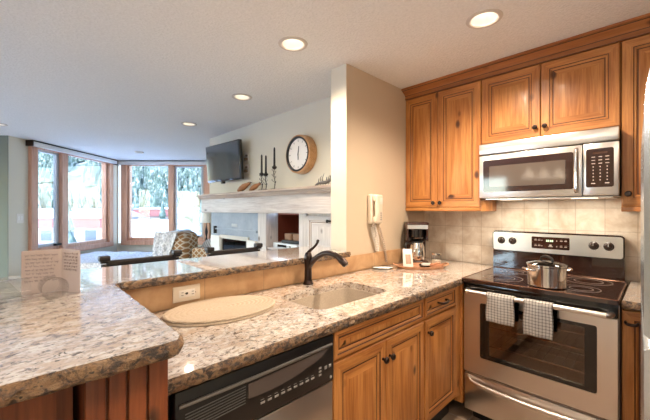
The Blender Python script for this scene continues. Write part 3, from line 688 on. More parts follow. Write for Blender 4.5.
mb = MB(); mb.tube([(X0+.025, -.655, .292), (X0+.04, -.668, .288), (X0+.10, -.690, .272), (1.008, -.694, .262), (X1-.10, -.690, .272), (X1-.04, -.668, .288), (X1-.025, -.655, .292)], [.008, .011, .0125, .0125, .0125, .011, .008], 12, 0, False, 8); obj('handle', mb, steel_x, d)
mb = MB(); mb.box(X0+.03, X1-.03, -.58, -.06, 0, .07); obj('base', mb, black_plastic, e)
# towels over the oven handle
towel_m = mat('checked_towel', (.82, .79, .74), .9); N = NT(towel_m)
tc = N.n('TexCoord'); sp_ = N.n('SeparateXYZ'); N.l(tc.outputs['UV'], sp_.inputs[0])
def stripe(ax, k): return N.math('GREATER_THAN', N.math('FRACT', N.math('MULTIPLY', sp_.outputs[ax], k)), .74)
sa, sb_ = stripe(0, 9.), stripe(1, 11.)
c = N.mix(N.math('MULTIPLY', N.math('ADD', sa, sb_), .5), (.88, .85, .81), (.24, .21, .20)); N.color(c)
def towel(label, x0, x1, zf, zb):
    L1, L2 = hz_-zf, hz_-zb; R_ = .019
    def fn(u, v):
        x = x0+(x1-x0)*u; s = v*(L1+L2+pi*R_)
        wob = .0035*sin(u*9+v*2)
        if s < L1: y, z = -.720-R_+wob*min(1, (L1-s)/.05), hz_-L1+s; x += (u-.5)*.006*sin(v*9)
        elif s < L1+pi*R_: a = (s-L1)/R_; y, z = -.720-R_*cos(a), hz_+R_*sin(a)
        else: q = s-L1-pi*R_; y, z = -.720+R_, hz_-q; x += .012
        return Vector((x, y, z))
    b = bmesh.new(); nu, nv = 18, 40; uvl = b.loops.layers.uv.new('UVMap'); g = [[b.verts.new(fn(i/nu, j/nv)) for j in range(nv+1)] for i in range(nu+1)]
    for i in range(nu):
        for j in range(nv):
            f = b.faces.new((g[i][j], g[i+1][j], g[i+1][j+1], g[i][j+1]))
            for lp, (a, c_) in zip(f.loops, ((i, j), (i+1, j), (i+1, j+1), (i, j+1))): lp[uvl].uv = (a/nu, c_/nv*2)
    bmesh.ops.solidify(b, geom=b.faces[:], thickness=.004)
    me = bpy.data.meshes.new('dish_towel'); b.to_mesh(me); b.free()
    for f in me.polygons: f.use_smooth = True
    me.materials.append(towel_m); o = bpy.data.objects.new('dish_towel', me); C.objects.link(o); tag(o, label, 'towel', 'dish towels on the oven handle')
towel('checked dish towel hanging on the left half of the oven handle, the shorter one', .800, .950, .695, .72)
towel('checked dish towel hanging near the middle of the oven handle, the longer one', .995, 1.130, .672, .71)
# pot
px_, py_ = 1.068, -.565
e = thing('cooking_pot', 'stainless cooking pot with lid on the black cooktop', 'pot', (px_, py_, .919))
mb = MB(); mb.lathe([(0, 0), (.088, 0), (.094, .006), (.094, .112), (.098, .116), (.098, .119), (.091, .119), (.090, .01), (0, .008)], (px_, py_, .919), seg=40); obj('body', mb, chrome, e)
mb = MB(); mb.lathe([(.097, .1195), (.097, .123), (.08, .132), (.04, .142), (0, .145)], (px_, py_, .919), seg=40); l = obj('lid', mb, lid_glass, e)
mb = MB(); mb.lathe([(.0965, .1195), (.0985, .1195), (.0985, .125), (.0955, .125), (.0965, .1195)], (px_, py_, .919), seg=40); obj('lid_rim', mb, chrome, l)
mb = MB(); mb.tube([(px_-.035, py_+.03, 1.058), (px_-.03, py_+.026, 1.078), (px_, py_, 1.087), (px_+.03, py_-.026, 1.078), (px_+.035, py_-.03, 1.058)], [.005, .006, .008, .006, .005], 8, 0, False, 4); obj('lid_handle', mb, black_plastic, l)
for s in (-1, 1):
    q = Vector((cos(YAW), sin(YAW), 0))*s; w_ = Vector((-q.y, q.x, 0)); c = Vector((px_, py_, 1.012))
    mb = MB(); mb.tube([c+q*.092+w_*.035, c+q*.115+w_*.034+Vector((0, 0, .004)), c+q*.130+Vector((0, 0, .006)), c+q*.115-w_*.034+Vector((0, 0, .004)), c+q*.092-w_*.035], .0055, 8, 0, False, 4); obj('side_handle', mb, chrome, e)

# ------------------------------------------------------------------ microwave
e = thing('microwave', 'stainless over-the-range microwave with dark window', 'microwave', (1.0, -.2, 1.43))
mx0, mx1 = .634, 1.366; yM = -.40
mb = MB(); mb.box(mx0+.004, mx1-.004, -.375, -.013, 1.430, 1.808); obj('body', mb, mat('micro_dark_case', (.10, .09, .085), .4), e)
mb = MB(); mb.box(mx0, mx1, -.405, -.37, 1.734, 1.808, 0, .006); obj('vent_band', mb, steel_x, e)
mb = MB(); mb.box(mx0, 1.207, yM, -.372, 1.434, 1.728, 0, .005); d = obj('door', mb, steel_x, e)
mb = MB(); mb.prism(rrect(.662, 1.166, 1.474, 1.692, .012, 4), lambda u, v, q: Vector((u, q, v)), yM+.004, yM-.003); w_ = obj('window', mb, brown_gloss, d)
mb = MB(); mb.prism(rrect(.702, 1.128, 1.508, 1.650, .006, 4), lambda u, v, q: Vector((u, q, v)), yM, yM-.0045); obj('mesh_screen', mb, mat('micro_screen', (.11, .085, .07), .06, coat=1.), w_)
mb = MB(); mb.tube([(1.183, -.40, 1.700), (1.183, -.430, 1.698), (1.183, -.436, 1.670), (1.183, -.438, 1.58), (1.183, -.436, 1.488), (1.183, -.430, 1.462), (1.183, -.40, 1.460)], [.012, .0125, .013, .013, .013, .0125, .012], 12, 0, False, 4); obj('handle', mb, chrome, d)
mb = MB(); mb.box(1.210, mx1, yM, -.372, 1.434, 1.728, 0, .005); p = obj('control_panel', mb, steel_x, e)
mb = MB(); mb.prism(rrect(1.224, 1.344, 1.480, 1.697, .010, 4), lambda u, v, q: Vector((u, q, v)), yM+.004, yM-.003); kpd = obj('keypad', mb, brown_gloss, p)
mb = MB(); mb.box(1.255, 1.318, yM-.0045, yM-.002, 1.665, 1.678); obj('display', mb, mat('micro_display', (.06, .03, .02), .2), kpd)
mb = MB()
for r in range(9):
    z = 1.650-r*.0185
    for k in range(3):
        x = 1.247+k*.030
        if r < 3: mb.box(x+.002, x+.018, yM-.0042, yM-.003, z-.002, z+.002)
        elif r < 8: mb.box(x+.007, x+.012, yM-.0042, yM-.003, z-.003, z+.003)
        elif k != 1: mb.box(x, x+.018, yM-.0042, yM-.003, z-.003, z+.003)
obj('keys', mb, mark_m, kpd)
mb = MB(); mb.box(mx0+.03, mx1-.03, -.36, -.05, 1.424, 1.4305); obj('underside_grille', mb, steel_x, e)
for x in (.80, 1.20):
    mb = MB(); mb.box(x-.06, x+.06, -.30, -.24, 1.4215, 1.4245); obj('hood_lamp', mb, mat('hood_lamp_lens', (1, 1, 1), .5, emit=(1, .84, .62), es=2.), e)
    L = bpy.data.lights.new('hood_lamp_light', 'AREA'); L.shape = 'RECTANGLE'; L.size = .12; L.size_y = .06; L.energy = 1.8; L.color = (1, .86, .70)
    o = bpy.data.objects.new('hood_lamp_light', L); C.objects.link(o); o.location = (x, -.27, 1.42)

# ------------------------------------------------------------------ refrigerator (only its door edge shows)
e = thing('refrigerator', 'steel refrigerator at the right edge of the view beside the range', 'refrigerator', (1.9, -1.18, 0))
MF = Matrix.Translation((1.4585, -.725, 0)) @ Matrix.Rotation(radians(2.1), 4, 'Z')
mb = MB(); mb.box(.087, .81, -.90, -.01, .03, 1.775, 0, .01, 2, MF); obj('body', mb, mat('fridge_case', (.35, .36, .37), .45), e)
def fdoor(z0, z1):
    poly = [(.085, z0+.004), (.012, z0+.004), (0, z0+.012)]
    if z1 > 1.5: poly += [(0, z1-.24)]+[(.085*(1-cos(a)), z1-.24+.24*sin(a)) for a in [radians(9*k) for k in range(1, 11)]]
    else: poly += [(0, z1-.012), (.012, z1-.004), (.085, z1)]
    mb = MB(); mb.prism(poly, lambda u, v, d_: Vector((u, d_, v)), -.90, 0, 0, MF); return obj('door', mb, fridge_m, e)
d = fdoor(1.026, 1.83); mb = MB(); mb.box(.02, .07, -.915, -.899, 1.06, 1.45, 0, .006, 2, MF); obj('handle', mb, chrome, d)
d = fdoor(.08, 1.010); mb = MB(); mb.box(.02, .07, -.915, -.899, .60, .98, 0, .006, 2, MF); obj('handle', mb, chrome, d)
mb = MB(); mb.box(.004, .09, -.05, -.003, 1.009, 1.027, 0, .003, 2, MF); obj('hinge', mb, mat('hinge_brass', (.45, .30, .18), .35, .8), e)
mb = MB(); mb.box(.06, .80, -.88, -.03, 0, .08, 0, 0, 1, MF); obj('kick_grille', mb, black_plastic, e)

# ------------------------------------------------------------------ raised bar's wooden base
e = thing('bar_end_panel', 'red-brown beadboard end panel carrying the near end of the raised bar', 'panel', (.4, -2.58, 0))
mb = MB(); mb.box(.0, .70, -2.66, -2.50, 0, 1.031); obj('core', mb, red_v, e)
ys = [-2.662, -2.622, -2.585, -2.5455, -2.500]
for a, b_ in zip(ys, ys[1:]):
    mb = MB(); mb.box(.70, .722, a+.0022, b_-.0022, .0, 1.031, 0, .004); obj('board', mb, red_v, e)
mb = MB(); mb.box(.70, .712, -2.66, -2.50, 0, 1.03); obj('backing', mb, glaze, e)
e = thing('bar_base_cabinet', 'dark red-brown wood panel under the bar overhang at the lower left', 'cabinet', (.3, -3.0, 0))
mb = MB(); mb.box(-.02, .655, -3.28, -2.672, .10, 1.031); obj('body', mb, red_v, e)
mb = MB(); mb.box(.0, .60, -3.28, -2.672, 0, .10); obj('toe_kick', mb, black_plastic, e)
mb = MB(); mb.prism([(-3.27, .12), (-2.70, .12), (-2.70, 1.02), (-3.27, 1.02)], fX(.655), 0, .018); obj('side_panel', mb, red_v, e)

# ------------------------------------------------------------------ things on the sink counter
mat_m = mat('woven_straw', (.66, .52, .37), .85); N = NT(mat_m)
wv = N.n('TexWave'); wv.wave_type = 'RINGS'; wv.rings_direction = 'Z'; wv.inputs['Scale'].default_value = 26.; wv.inputs['Distortion'].default_value = .4
N.l(N.coord((1, .55, 1), (0, 0, 0), (-.195, 2.10*.55, 0)), wv.inputs['Vector'])
N.color(N.mix(.5, N.ramp(N.noise(N.coord(), 150., 3), [(.3, (.38, .28, .19)), (.7, (.56, .45, .33))]), N.ramp(wv.outputs['Fac'], [(0., (.47, .37, .27)), (.5, (.55, .45, .34))]))); N.bump(wv.outputs['Fac'], .4, .003)
def placemat(label, z, cx_, cy_, a, b_, ang):
    mb = MB(); M = turned(cx_, cy_, z, ang)
    mb.lathe([(0, 0), (.97, 0), (1, .3), (.985, .8), (.955, 1.0), (.94, .82), (0, .82)], (0, 0, 0), seg=72, M=M @ Matrix.Diagonal((a, b_, .009, 1)))
    o = obj('placemat', mb, mat_m); tag(o, label, 'placemat', 'oval placemats')
placemat('lower oval woven straw placemat, under the other, on the granite counter', .9145, .197, -2.105, .168, .242, radians(-7))
placemat('upper oval woven straw placemat, on top of the other, on the granite counter', .924, .195, -2.100, .166, .240, radians(-7))
# phone and cords
e = thing('wall_phone', 'cream corded telephone mounted on the wall left of the cabinets', 'telephone', (0, -.785, 1.25))
mb = MB(); mb.box(.0005, .045, -.858, -.715, 1.250, 1.468, 0, .012, 3); obj('base', mb, almond, e)
mb = MB(); mb.box(.064, .086, -.850, -.804, 1.262, 1.462, 0, .010, 3); mb.box(.046, .084, -.853, -.801, 1.415, 1.464, 0, .012, 3); mb.box(.046, .084, -.853, -.801, 1.258, 1.305, 0, .012, 3); obj('handset', mb, almond, e)
mb = MB(); mb.box(.0445, .049, -.800, -.793, 1.31, 1.41, 0, .001); obj('cradle', mb, mat('cradle_brown', (.20, .13, .09), .6), e)
mb = MB()
for r in range(4):
    for k in range(3): mb.box(.0445, .048, -.779+k*.017, -.767+k*.017, 1.275+r*.016, 1.286+r*.016, 0, .001)
obj('keypad', mb, mat('phone_key_grey', (.42, .38, .34), .5), e)
mb = MB(); mb.box(.0445, .047, -.783, -.725, 1.395, 1.445, 0, .002); obj('label_card', mb, white_pl, e)
def coil(x, y0, z0, y1, z1, r, turns, wr, sag=0.):
    P = []
    n = turns*9
    for i in range(n+1):
        t_ = i/n; a = 2*pi*turns*t_; P.append((x+r*cos(a)+.004, y0+(y1-y0)*t_+r*sin(a)+sag*sin(pi*t_), z0+(z1-z0)*t_))
    return P
mb = MB(); mb.tube([(.05, -.84, 1.25), (.03, -.832, 1.235)]+coil(.020, -.828, 1.225, -.765, 1.045, .012, 14, .003), .0034, 6); mb.tube(coil(.020, -.765, 1.045, -.800, 1.235, .011, 14, .003, .02)+[(.03, -.80, 1.25)], .0032, 6); obj('coiled_cord', mb, white_pl, e)
mb = MB(); mb.tube([(.03, -.745, 1.25), (.02, -.735, 1.225)]+coil(.018, -.728, 1.21, -.640, .945, .009, 16, .003, .012)+[(.03, -.635, .935)], .0030, 6); obj('line_cord', mb, mat('cord_tan', (.46, .37, .30), .6), e)
# spoon rest (white dish with dark rim) on counter by the phone
e = thing('shallow_dish', 'shallow white dish with a dark rim on the counter below the telephone', 'dish', (.075, -.80, .9145))
M = turned(.085, -.775, .9145)
mb = MB(); mb.lathe([(0, 0), (.055, 0), (.075, .010), (.078, .010), (.056, -.0), (0, .004)], seg=36, sq=.62, M=M); obj('bowl', mb, white_en, e)
mb = MB(); mb.tube([(.077*cos(2*pi*k/40), .048*sin(2*pi*k/40), .0105) for k in range(40)], .0025, 6, 0, True, M=M); obj('rim', mb, black_plastic, e)
# coffee maker
cmx, cmy = .105, -.345
M = turned(cmx, cmy, .9145, YAW-.12)
e = thing('coffee_maker', 'black and steel drip coffee maker in the counter corner', 'coffee maker', (cmx, cmy, .9145))
cb_m = mat('coffee_brown_black', (.045, .018, .012), .22, coat=.4)
mb = MB(); mb.box(-.085, .085, -.11, .11, 0, .03, 0, .008, 2, M); mb.box(-.085, .085, .02, .11, .03, .325, 0, .006, 2, M); mb.box(-.085, -.070, -.10, .02, .19, .325, 0, .003, 1, M); mb.box(.070, .085, -.10, .02, .19, .325, 0, .003, 1, M); obj('body', mb, cb_m, e)
mb = MB(); mb.box(-.088, .088, -.108, .112, .318, .338, 0, .006, 2, M); obj('lid', mb, cb_m, e)
mb = MB(); mb.box(-.080, .080, -.112, -.096, .285, .318, 0, .003, 1, M); obj('steel_band', mb, steel_x, e)
mb = MB(); mb.lathe([(.035, .195), (.062, .22), (.066, .285), (0, .285)], (0, -.045, 0), seg=24, M=M); obj('filter_basket', mb, black_gloss, e)
mb = MB(); mb.lathe([(0, .032), (.058, .032), (.062, .06), (.058, .14), (.047, .165), (.047, .175), (0, .175)], (.005, -.04, 0), seg=28, M=M); k = obj('carafe', mb, chrome, e)
mb = MB(); mb.lathe([(.049, .174), (.049, .186), (.02, .192), (0, .192)], (.005, -.04, 0), seg=24, M=M); obj('carafe_lid', mb, black_plastic, k)
mb = MB(); mb.tube([(-.045, -.05, .165), (-.085, -.09, .168), (-.092, -.095, .12), (-.062, -.065, .065)], .008, 8, 0, False, 4, M); obj('carafe_handle', mb, black_plastic, k)
# wooden tray and things on it
tray_m = wood('tray_wood', 0, (.56, .30, .16), (.42, .19, .09), (.25, .10, .04), .4, False)
tx, ty = .255, -.530
M = turned(tx, ty, .9145, YAW+.05)
e = thing('serving_tray', 'oval wooden tray in front of the coffee maker', 'tray', (tx, ty, .9145))
mb = MB(); mb.lathe([(0, 0), (.92, 0), (1, .014), (1.03, .022), (.99, .022), (.93, .008), (0, .008)], seg=48, M=M @ Matrix.Diagonal((.185, .10, 1, 1))); obj('dish', mb, tray_m, e)
mb = MB()
for s in (-1, 1): mb.tube([(s*.175, -.035, .020), (s*.205, -.02, .030), (s*.205, .02, .030), (s*.175, .035, .020)], .006, 8, 0, False, 4, M)
obj('handles', mb, tray_m, e)
def on_tray(x, y, z=.0085, a=YAW): p = M @ Vector((x, y, z)); return turned(p.x, p.y, p.z, a), p
Q, p = on_tray(-.105, -.02)
e = thing('coffee_packet', 'upright white coffee packet with a dark label on the tray', 'packet', p)
mb = MB()
mb.sheet(lambda u, v: Vector(((u-.5)*.075*(1-.08*v), -.022*sin(pi*u)*(1-v**2)-.0005+.035*v-.018, v*.135)), 10, 10, .0, 0, Q)
mb.sheet(lambda u, v: Vector(((u-.5)*.075*(1-.08*v), .022*sin(pi*u)*(1-v**2)+.0005+.035*v-.018, v*.135)), 10, 10, .0, 0, Q); obj('pouch', mb, mat('packet_white', (.80, .74, .68), .35), e)
mb = MB(); mb.sheet(lambda u, v: Vector(((u-.5)*.040, -.022*sin(pi*(.5+(u-.5)*.53))*(1-(.22+v*.5)**2)-.002+.035*(.22+v*.5)-.018, (.22+v*.5)*.135)), 6, 6, .0, 0, Q); obj('label_patch', mb, mat('packet_label', (.40, .27, .20), .5), e)
Q, p = on_tray(.028, -.035)
e = thing('condiment_dish', 'low black dish with white packets on the tray', 'dish', p)
mb = MB(); mb.lathe([(0, 0), (.045, 0), (.052, .022), (.049, .022), (.042, .005), (0, .005)], seg=30, M=Q); obj('dish', mb, black_gloss, e)
mb = MB()
for k in range(3): mb.box(-.032, .032, -.020+.010*k, -.012+.010*k, .008, .036-.003*k, 0, .002, 1, Q)
obj('sugar_packets', mb, white_pl, e)
Q, p = on_tray(.135, .035)
e = thing('glass_jar', 'small clear glass jar at the right end of the tray', 'jar', p)
mb = MB(); mb.lathe([(0, 0), (.036, 0), (.038, .01), (.038, .075), (.034, .085), (.0315, .084), (.035, .073), (.035, .006), (0, .005)], seg=28, M=Q); obj('glass', mb, tumbler_m, e)
mb = MB(); mb.lathe([(0, .0065), (.034, .0065), (.034, .045), (0, .048)], seg=24, M=Q); obj('creamer_powder', mb, mat('creamer', (.70, .58, .46), .8), e)
mb = MB(); mb.lathe([(.037, .085), (.037, .098), (.01, .100), (0, .100)], seg=24, M=Q); obj('lid', mb, chrome, e)
Q, p = on_tray(.095, -.045, .0085, YAW+.55)
o = MB(); o.box(-.065, .065, -.015, .015, .0, .022, 0, .006, 2, Q); o.box(-.060, .060, -.012, .012, .0225, .034, 0, .004, 2, Q @ Matrix.Rotation(.2, 4, 'Z'))
o = obj('wooden_scoop', o, mat('terracotta_wrap', (.52, .24, .13), .5)); o.name = 'biscuit_packet'; tag(o, 'pair of small red-brown wrapped packets lying on the tray front', 'packet')

# ------------------------------------------------------------------ things on the raised bar
BZ = 1.0672
cL, cM, cR = Vector((.026, -2.738, BZ)), Vector((.050, -2.634, BZ)), Vector((.130, -2.592, BZ))
paper = mat('card_paper', (.56, .46, .43), .7)
e = thing('guest_card', 'folded handwritten card standing open on the raised bar', 'card', cM)
def card_page(a, b_, h0, h1): 
    d = (b_-a); n = Vector((d.y, -d.x, 0)).normalized()*.0008
    mb = MB(); mb.prism([(0, 0), (1, 0), (1, h1), (0, h0)], lambda u, v, k: a+d*u+Vector((0, 0, v))+n*k, -1, 1); return mb
obj('page', card_page(cM, cL, .149, .146), paper, e); obj('page', card_page(cM, cR, .149, .146), paper, e)
def scribble(a, b_, rows, u0, u1, top, dz, sd_):
    rnd = random.Random(sd_); mb = MB(); d = b_-a; n = Vector((-d.y, d.x, 0)).normalized()
    if n.dot(Vector((1.52, -2.77, 0))-a) < 0: n = -n
    for r in range(rows):
        u = u0+rnd.random()*.06; z = top-dz*r
        while u < u1-.05:
            w = .05+rnd.random()*.11; pts = []; m = int(w*70)
            if u+w > u1: break
            for k in range(m+1):
                pts.append(a+d*(u+w*k/m)+Vector((0, 0, z+.0030*sin(k*2.1+rnd.random())*(1+.8*(rnd.random() > .8)))) + n*.0013)
            mb.tube(pts, .00055, 4); u += w+.035
    return mb
obj('handwriting', scribble(cL, cM, 8, .06, .92, .130, .0125, 3), ink, e); obj('handwriting', scribble(cM, cR, 6, .10, .92, .133, .0110, 5), mat('ink_faded', (.25, .20, .19), .7), e)
def tumbler(label, c, ax, L_, r0, r1):
    e = thing('drinking_glass', label, 'glass', c, 'drinking glasses on the bar')
    mb = MB(); mb.lathe([(0, 0), (r0, 0), (r1, L_), (r1-.0018, L_), (r0-.002, .010), (0, .008)], c, ax, 40); obj('tumbler', mb, tumbler_m, e)
    return e
tumbler('clear drinking glass lying on its side in front of the card, mouth facing us', Vector((.085, -2.672, BZ+.0335)), Vector((.11, .01, .004)), .105, .0285, .035)
tumbler('clear drinking glass lying on its side left of the card', Vector((.085, -2.845, BZ+.0335)), Vector((.052, .13, .004)), .125, .029, .036)

# ------------------------------------------------------------------ fireplace wall
YM = -.76
def bxs(mb, *L):
    for q in L: mb.box(*q)
    return mb
daylit_stone = mat('surround_slate_daylight_blue', (.34, .37, .41), .5); N = NT(daylit_stone); N.color(N.ramp(N.noise(N.coord(), 5., 6), [(.35, (.26, .31, .39)), (.65, (.38, .43, .50))]))  # blue of the daylight mixed into the slate colour
e = thing('fireplace', 'pale slate fireplace with glass-doored firebox under the long mantel', 'fireplace', (-2.2, -.70, 0))
obj('surround', bxs(MB(), (-2.84, -2.50, -.74, -.58, 0, 1.318), (-1.86, -1.626, -.74, -.58, 0, 1.318), (-2.50, -1.86, -.74, -.58, 1.0, 1.318), (-2.50, -1.86, -.74, -.58, 0, .42)), daylit_stone, e)
mb = MB(); bxs(mb, (-2.70, -1.66, -.762, -.74, 1.092, 1.112)); mb.box(-2.70, -2.675, -.775, -.74, 1.04, 1.135, 1); obj('ledge', mb, [daylit_stone, iron], e)
obj('side_block', bxs(MB(), (-2.78, -2.53, -.775, -.74, .36, 1.012)), white_en, e); obj('side_block', bxs(MB(), (-1.84, -1.66, -.775, -.74, .36, 1.0)), white_en, e)
mb = MB(); bxs(mb, (-2.53, -1.84, -.765, -.72, .985, 1.03), (-2.52, -2.49, -.765, -.72, .40, .99), (-1.87, -1.84, -.765, -.72, .40, .99), (-2.53, -1.84, -.765, -.72, .39, .42)); obj('firebox_frame', mb, mat('firebox_frame', (.62, .58, .52), .35, .5), e)
mb = MB(); bxs(mb, (-2.50, -1.86, -.20, -.18, .40, 1.0), (-2.52, -2.50, -.74, -.18, .40, 1.0), (-1.86, -1.84, -.74, -.18, .40, 1.0), (-2.52, -1.84, -.74, -.18, .40, .42), (-2.52, -1.84, -.58, -.18, .99, 1.01)); obj('firebox', mb, mat('soot_black', (.012, .011, .010), .9), e)
mb = MB(); bxs(mb, (-2.49, -2.185, -.750, -.746, .42, .985), (-2.175, -1.87, -.750, -.746, .42, .985)); obj('glass_doors', mb, glass_mat('smoked_glass', (.35, .33, .32), 1.5), e)
mb = MB()
for a in (-.26, 0, .24): mb.cyl((-2.42, -.45+a*.4, .48+abs(a)*.2), (-1.95, -.42-a*.3, .48+abs(a)*.2), .05, seg=10)
obj('logs', mb, mat('log_bark', (.10, .06, .04), .9), e)
mb = MB(); mb.box(-2.26, -2.12, -.744, -.739, 1.14, 1.18, 0, .01); obj('carved_mark', mb, mat('surround_pale', (.46, .49, .52), .5), e)
o = thing('mantel', 'long whitewashed pine mantel shelf with a plain frieze board', 'mantel', (-1.6, -.8, 1.32)); e = o
mb = MB(); mb.prism([(-.702, 1.50), (-.815, 1.50), (-.822, 1.515), (-.835, 1.522), (-.838, 1.532), (-.856, 1.536), (-.862, 1.544), (-.862, 1.558), (-.856, 1.564), (-.702, 1.564)], lambda u, v, d: Vector((d, u, v)), -3.06, -.155); obj('shelf', mb, [wood('mantel_edge', 0, (.66, .56, .49), (.50, .38, .31), (.30, .20, .15), .45, False)], e, ang=20)
mb = MB(); mb.box(-3.03, -.155, -.80, -.702, 1.319, 1.4995, 0, .004); obj('frieze', mb, white_wood, e)
e = thing('media_cabinet', 'whitewashed built-in with an open red-brown niche and a panelled door, right of the fireplace', 'cabinet', (-.9, -.5, 0))
mb = MB(); bxs(mb, (-1.625, -1.467, YM, -.60, 0, 1.318), (-.906, -.80, YM, -.60, 0, 1.318), (-1.467, -.906, YM, -.60, 0, .70), (-.80, -.155, YM+.02, -.60, 0, 1.318)); obj('face_frame', mb, white_wood_v, e)
mb = MB(); bxs(mb, (-1.49, -1.467, -.60, -.20, .70, 1.318), (-.906, -.88, -.60, -.20, .70, 1.318), (-1.49, -.88, -.22, -.20, .70, 1.318), (-1.49, -.88, -.60, -.20, 1.30, 1.318), (-1.467, -.906, -.75, -.22, .68, .70)); obj('niche_lining', mb, niche_red, e)
mb = MB(); mb.box(-1.466, -.907, -.74, -.23, .925, .948); obj('shelf', mb, white_wood, e)
d = obj('door', panel_door(fY(YM), -.80, -.30, .70, 1.30, .018, .06), [white_wood_v, white_wood, mat('whitewash_groove', (.33, .22, .16), .6)], e)
mb = MB(); mb.box(-.52, -.44, YM-.006, YM, 1.245, 1.262); mb.lathe([(0, 0), (.010, 0), (.008, .012), (.016, .02), (0, .03)], (-.50, YM-.002, 1.254), NY, 12); obj('hinge', mb, iron, d)
e = thing('media_player', 'silver media box on the shelf of the red-brown niche', 'media box', (-1.2, -.6, .948))
mb = MB(); mb.box(-1.385, -.985, -.725, -.45, .9485, 1.005, 0, .004); obj('case', mb, mat('silver_case', (.66, .68, .70), .3, .3), e)
mb = MB(); mb.box(-1.30, -1.15, -.7275, -.724, .965, .990); mb.box(-1.10, -1.08, -.7275, -.724, .97, .985); obj('display', mb, black_gloss, e)
e = thing('media_box', 'slim black media box stacked on the silver one in the niche', 'media box', (-1.16, -.6, 1.005))
mb = MB(); mb.box(-1.27, -.99, -.70, -.46, 1.0055, 1.035, 0, .004); obj('case', mb, black_plastic, e)
for x, lb in ((-1.215, 'small brown carton on the slim black box, nearer the fireplace'), (-1.075, 'small brown carton on the slim black box, farther from the fireplace')):
    mb = MB(); mb.box(x-.052, x+.052, -.66, -.56, 1.0355, 1.105, 0, .004); o = obj('carton', mb, mat('carton_brown', (.30, .17, .10), .6)); tag(o, lb, 'box', 'cartons in the niche')
# television
e = thing('television', 'black flat television on a wall arm above the mantel', 'television', (-2.32, -.84, 1.945))
MT = Matrix.Translation((-2.275, -.852, 1.945)) @ Matrix.Rotation(radians(4), 4, 'Z') @ Matrix.Rotation(radians(4), 4, 'X')
mb = MB(); mb.box(-.385, .385, -.012, .035, -.235, .235, 0, .008, 2, MT); obj('bezel', mb, black_gloss, e)
mb = MB(); mb.box(-.367, .367, -.0145, -.011, -.212, .218, 0, 0, 1, MT); obj('screen', mb, mat('tv_screen', (.035, .045, .055), .12, coat=.8, spec=.9), e)
mb = MB(); mb.box(-.05, .05, .03, .10, -.10, .10, 0, .004, 1, MT); mb.tube([(-2.3, -.80, 1.95), (-2.22, -.745, 1.95), (-2.3, -.703, 1.95)], .02, 8); obj('wall_arm', mb, black_plastic, e)
mb = MB(); mb.box(-.05, .0, -.02, .02, -.262, -.236, 0, .004, 1, MT); obj('sensor', mb, black_plastic, e)
for z, lb in ((1.985, 'wall plate beside the television, upper one of two'), (1.845, 'wall plate beside the television, lower one of two')):
    e = thing('outlet_plate', lb, 'outlet', (-1.955, -.70, z), 'plates beside the television')
    mb = MB(); mb.box(-2.0, -1.905, -.709, -.7005, z-.062, z+.062, 0, .002); obj('plate', mb, white_pl, e)
    mb = MB(); mb.box(-1.975, -1.93, -.735, -.7085, z-.04, z-.005, 0, .002); mb.box(-1.97, -1.935, -.722, -.7085, z+.008, z+.032, 0, .002); obj('plug', mb, mat('plug_brown', (.14, .09, .06), .5), e)
# clock
cxk, czk = -.900, 1.888
e = thing('wall_clock', 'round wall clock with a deep wooden rim and white face', 'clock', (cxk, -.70, czk))
mb = MB(); mb.lathe([(0, 0), (.186, 0), (.190, .02), (.182, .085), (.168, .090), (.168, .07), (0, .07)], (cxk, -.7005, czk), NY, 56); obj('rim', mb, wood('clock_rim', 0, (.62, .36, .17), (.50, .26, .10), (.34, .15, .05), .4, False), e)
mb = MB(); mb.lathe([(.166, .07), (.168, .092), (.160, .096), (.150, .090), (.150, .07)], (cxk, -.7005, czk), NY, 56); obj('inner_ring', mb, black_plastic, e)
mb = MB(); mb.lathe([(0, .071), (.151, .071), (.151, .074), (0, .074)], (cxk, -.7005, czk), NY, 48); obj('face', mb, white_en, e)
mb = MB()
for k in range(12):
    a = k*pi/6; mb.box(-.0035, .0035, -.001, .0, .118, .138, 0, 0, 1, Matrix.Translation((cxk, -.775, czk)) @ Matrix.Rotation(a, 4, 'Y'))
obj('hour_marks', mb, mat('clock_grey', (.30, .29, .28), .6), e)
for nm, a, L_, w_ in (('hour_hand', 10, .075, .005), ('minute_hand', 178, .055, .004)):
    mb = MB(); mb.box(-w_, w_, -.002, 0, -.012, L_, 0, 0, 1, Matrix.Translation((cxk, -.778, czk)) @ Matrix.Rotation(radians(a), 4, 'Y')); obj(nm, mb, mat('hand_grey', (.12, .12, .12), .5), e)
